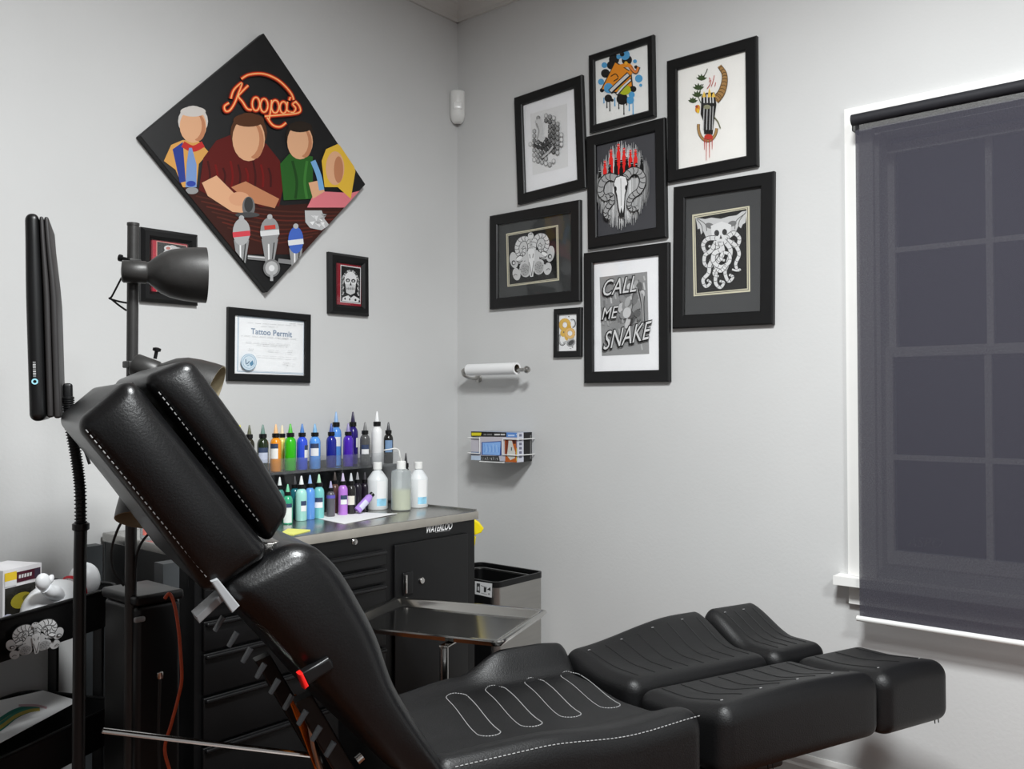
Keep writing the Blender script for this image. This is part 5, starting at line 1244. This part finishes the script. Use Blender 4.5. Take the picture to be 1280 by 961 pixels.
ar = MB().add(tube(catmull([(-.030, -.03, .100), (-.052, -.042, .116), (-.070, -.046, .122), (-.084, -.046, .134)], 5), lambda u: .020-.006*u, 12))
q_ = blob((-.092, -.046, .150), (.019, .014, .022), rot=Matrix.Rotation(math.radians(-25), 4, 'Y')); ar.add((q_.v, q_.f))
q_ = blob((-.072, -.048, .152), (.008, .008, .013), rot=Matrix.Rotation(math.radians(35), 4, 'Y')); ar.add((q_.v, q_.f)); ar.obj('arm', VIN, t, 60)
# print on the middle tray
p4 = [cart_at(*q, yy) for q, yy in (((0, 935), -.10), ((0, 880), .0), ((98, 873), .08), ((98, 876), .0))]
Zs = .475
def cartz(px, py, z): return onz(px, py, z)
sp = sheet('art_print', 'paper print with green and yellow waves on the middle cart tray', 'print', ((-30, 945), (-20, 880), (54, 863), (98, 876)), .476, PAPER, .0)
P0 = Vector(sp.location)
A = Art(lambda x, y: ((onz(x, y, .4768)-P0).x, (onz(x, y, .4768)-P0).y), (0, 680, 3.42))
for w_, c_, o_ in ((60, C(30, 120, 104), 0), (34, C(196, 178, 84), 6), (14, C(60, 140, 120), -2)):
    A.stroke([(-60, 800+o_), (0, 770+o_), (60, 728+o_), (120, 705+o_), (170, 700+o_)], lambda u: w_*(1-.6*u), c_)
A.stroke([(80, 690), (150, 690), (200, 700)], 10, C(206, 170, 176))
A.build('wave_print', sp, Matrix(((1, 0, 0, 0), (0, 1, 0, 0), (0, 0, 1, .0009), (0, 0, 0, 1))))

# ================================================================ LED PANEL FLOOR LAMP
DP = 1.83
base = dep(100, 700, DP); base.z = 0
t = thing('panel_floor_lamp', 'black upright panel lamp on ribbed gooseneck and pole, left edge', 'floor lamp', base); O = Vector(base)
RH = Vector((RT.x, RT.y, 0)).normalized(); FH = Vector((FW.x, FW.y, 0)).normalized()
pc0, pc1 = dep(57, 277, DP)-O, dep(57, 525, DP)-O; hgt = pc0.z-pc1.z
tht = math.radians(24); pxd = (RH*math.cos(tht)+FH*math.sin(tht)); pyd = Vector((0, 0, 1)).cross(pxd)
Mp = Matrix(((pxd.x, pyd.x, 0, pc1.x), (pxd.y, pyd.y, 0, pc1.y), (0, 0, 1, pc1.z), (0, 0, 0, 1))) @ Matrix.Rotation(math.radians(-2), 4, 'Y')
def panel_taper(p): q = Vector(p); q.x *= 1-.32*sm(hgt*.55, hgt, p.z)*(1 if p.x > 0 else .35); return q
MB().add(rbox((-.022, -.10, 0), (.008, .10, hgt), .014, (1, 2, 10), 4, panel_taper), Mp).obj('panel_back', BLACKPLASTIC, t, 40)
MB().add(rbox((.009, -.098, .006), (.020, .098, hgt-.006), .005, (1, 2, 10), 3, panel_taper), Mp).obj('panel_rim', mat('dark_grey_plastic', C(44, 42, 42), .5, var=.1), t, 40)
MB().add(rbox((.021, -.096, .004), (.033, .096, hgt-.006), .005, (1, 2, 10), 3, panel_taper), Mp).obj('panel_front', mat('dark_grey_plastic', C(44, 42, 42), .5), t, 40)
A = Art(lambda u, v_: (u, v_)); A.arc(.0, .028, .0045, .0045, 0, 2*PI, .0028, C(150, 206, 220))
for i in range(7): A.poly([(-.0025, .037+i*.0045), (.0025, .037+i*.0045), (.0025, .040+i*.0045), (-.0025, .040+i*.0045)], K(170 if i % 3 else 120))
A.build('maker_mark', t, Mp @ Matrix(((1, 0, 0, -.010), (0, 0, -1, -.1003), (0, 1, 0, .05), (0, 0, 0, 1))))
hb_ = dep(86, 495, DP)-O
MB().add(rbox((.034, -.016, .028), (.052, .016, .075), .006, k=3), Mp).obj('neck_joint', BLACKPLASTIC, t, 40)
path = catmull([dep(x, y, DP)-O for x, y in ((85, 497), (88, 530), (95, 570), (100, 610), (101, 658))], 12)
b = MB(); n_ = len(path); b.add(tube(path, .0095, 12))
for i in range(0, 46):
    k = i/45*(n_-1.001); a = int(k); q = path[a].lerp(path[a+1], k-a); d = (path[a+1]-path[a])
    b.add(lathe([(.0095, -.0018), (.0122, -.0008), (.0122, .0008), (.0095, .0018)], 12, cap=False), frame_to(q, d))
b.obj('gooseneck', RIBBED, t, 40)
zc = path[-1].z; px_, py_ = path[-1].x*.5, path[-1].y*.5
MB().add(tube([(path[-1].x, path[-1].y, zc+.004), (0, 0, zc-.06), (0, 0, .02)], .0125, 14)).obj('pole', BLACKPLASTIC, t, 40)
MB().add(lathe([(.0135, -.008), (.0165, -.006), (.0165, .006), (.0135, .008)], 16), Matrix.Translation((path[-1].x, path[-1].y, zc))).obj('collar', BLACKPLASTIC, t, 40)
mk('base', lathe([(.13, 0), (.135, .006), (.13, .014), (.03, .022), (.016, .03)], 32), BLACKPLASTIC, t, 40)

# ================================================================ THREE-HEAD FLOOR LAMP
DL = 2.02
pt = dep(166.5, 281, DL); base = Vector((pt.x, pt.y, 0))
t = thing('spot_floor_lamp', 'dark grey floor lamp with three bell shaped spot heads', 'floor lamp', base); O = base
MB().add(tube([(0, 0, .02), (0, 0, pt.z)], .0125, 16)).add(lathe([(.0135, 0), (.0135, .006)], 16), Matrix.Translation((0, 0, pt.z-.002))).obj('pole', GREYMETAL, t, 40)
mk('base', lathe([(.115, 0), (.12, .008), (.115, .018), (.03, .026), (.016, .034)], 32), GREYMETAL, t, 40)
bell = [(.004, 0), (.021, .002), (.024, .006), (.024, .054), (.022, .058), (.0235, .062), (.030, .070), (.043, .088), (.052, .110), (.0575, .140), (.0605, .172), (.061, .192)]
inner = [(.0585, .192), (.058, .172), (.055, .140), (.049, .110), (.040, .090), (.020, .075), (.004, .074)]
def head(p, d, scale=1., up=(0, 0, 1)):
    M = frame_to(p, d, up) @ Matrix.Diagonal((1.12*scale, 1.12*scale, scale, 1))
    sh = MB().add(lathe(bell, 32, cap=False), M).obj('lamp_shade', GREYMETAL, t, 40)
    MB().add(lathe([bell[-1], inner[0]]+inner[1:], 32, cap=False), M).obj('shade_lining', LAMPINSIDE, sh, 50)
    MB().add(lathe([(.012, .078), (.020, .095), (.027, .115), (.022, .135), (.004, .145)], 18, cap=False), M).obj('bulb', mat('opal_bulb', C(232, 228, 216), .3, var=.01), sh, 50)
    return M
p1 = dep(151, 339, DL-.045)-O; d1 = (RT*1+FW*.46).normalized()
head(p1, d1, .94)
MB().add(rbox(Vector((-.014, -.014, p1.z+.024)), Vector((.014, .014, p1.z+.034)), .003, k=2)).obj('clamp', GREYMETAL, t, 40)
MB().add(lathe([(.004, 0), (.004, .02), (.008, .022), (.008, .028), (.003, .03)], 10), frame_to(Vector((-.008, -.008, p1.z+.030)), -RT+UP*.2)).obj('thumb_screw', BLACKPLASTIC, t, 40)
p2 = dep(166, 455, DL-.03)-O; head(p2, (RT*.95-UP*.36+FW*.1).normalized(), .98)
MB().add(lathe([(.004, 0), (.004, .016), (.009, .018), (.009, .024), (.003, .026)], 10), frame_to(p2+RT*.05+UP*.012, UP+RT*.2)).obj('thumb_screw', BLACKPLASTIC, t, 40)
p3 = dep(200, 548, DL-.05)-O; head(p3, (RT*.03-UP*.9-FW*.42).normalized(), .98, (1, 0, 0))
for z_ in (p2.z, p3.z-.03): MB().add(rbox(Vector((-.016, -.016, z_-.008)), Vector((.016, .016, z_+.008)), .003, k=2)).obj('clamp', GREYMETAL, t, 40)
def cable(pts, r=.0028, par=None, name='cord', m=None, D=DL, off=None):
    P = [dep(x, y, D)-O for x, y in pts]; return MB().add(tube(catmull(P, 8), r, 8)).obj(name, m or RIBBED, par or t, 40)
cable(((152, 347), (140, 370), (137, 373), (150, 377), (162, 379)), .0022); cable(((137, 372), (148, 381), (158, 388)), .0022)
cable(((160, 477), (140, 483), (118, 492), (103, 508), (98, 522), (101, 545), (112, 580)), .0032, D=DL-.06)
cable(((160, 640), (147, 662), (139, 690), (143, 715), (155, 732)), .003, D=DL-.02)
cable(((205, 655), (185, 668), (172, 690), (168, 730), (165, 800), (170, 880), (168, 960)), .003, D=DL-.02)

# ================================================================ UNDER THE BENCH
# black lidded bin standing in front of the bench's left leg
yb_ = -.74; q0_, q1_ = ony(170, 741, yb_), ony(231, 741, yb_); hb_ = ony(200, 741, yb_).z
t = thing('storage_box', 'black lidded plastic box standing in front of the left bench leg', 'storage box', ((q0_.x+q1_.x)/2, yb_+.085, 0)); wdt = (q1_.x-q0_.x)/2
mk('body', rbox((-wdt+.005, -.08, 0), (wdt-.005, .08, hb_-.024), .012, (1, 1, 1), 3), BLACKPLASTIC, t, 40)
mk('lid', rbox((-wdt, -.085, hb_-.0235), (wdt, .085, hb_), .008, (1, 1, 1), 3), BLACKPLASTIC, t, 40)
hq = ony(174, 774, yb_)-Vector(t.location)
mk('handle', rbox((hq.x-.012, -.092, hq.z-.006), (hq.x+.012, -.0805, hq.z+.006), .004, (1, 1, 1), 2), mat('pale_grip', C(150, 150, 150), .4, var=.05), t, 40)
# orange cord hanging in front of it
pts = [dep(x, y, 1.95) for x, y in ((206, 748), (212, 742), (218, 756), (223, 785), (226, 820), (227, 850), (222, 875), (214, 905), (206, 935), (212, 962), (222, 990))]
O = pts[-1].copy(); o = MB().add(tube(catmull([p-O for p in pts], 8), .0038, 8)).obj('orange_cord', mat('orange_cord', C(186, 72, 32), .4, var=.12, vscale=60), None, 40); o.location = O
tag(o, 'orange cable hanging down beside the bench leg', 'cable')
pts = [dep(x, y, 1.95) for x, y in ((200, 848), (199, 880), (198, 915), (199, 950), (200, 990))]
O = pts[-1].copy(); o = MB().add(tube(catmull([p-O for p in pts], 8), .0034, 8)).obj('black_cord', RIBBED, None, 40); o.location = O
MB().add(lathe([(.006, 0), (.007, .002), (.007, .014), (.004, .016)], 12), Matrix.Translation(pts[0]-O)).obj('plug', CHROME, o, 40)
tag(o, 'black cable with metal plug hanging beside the orange one', 'cable')
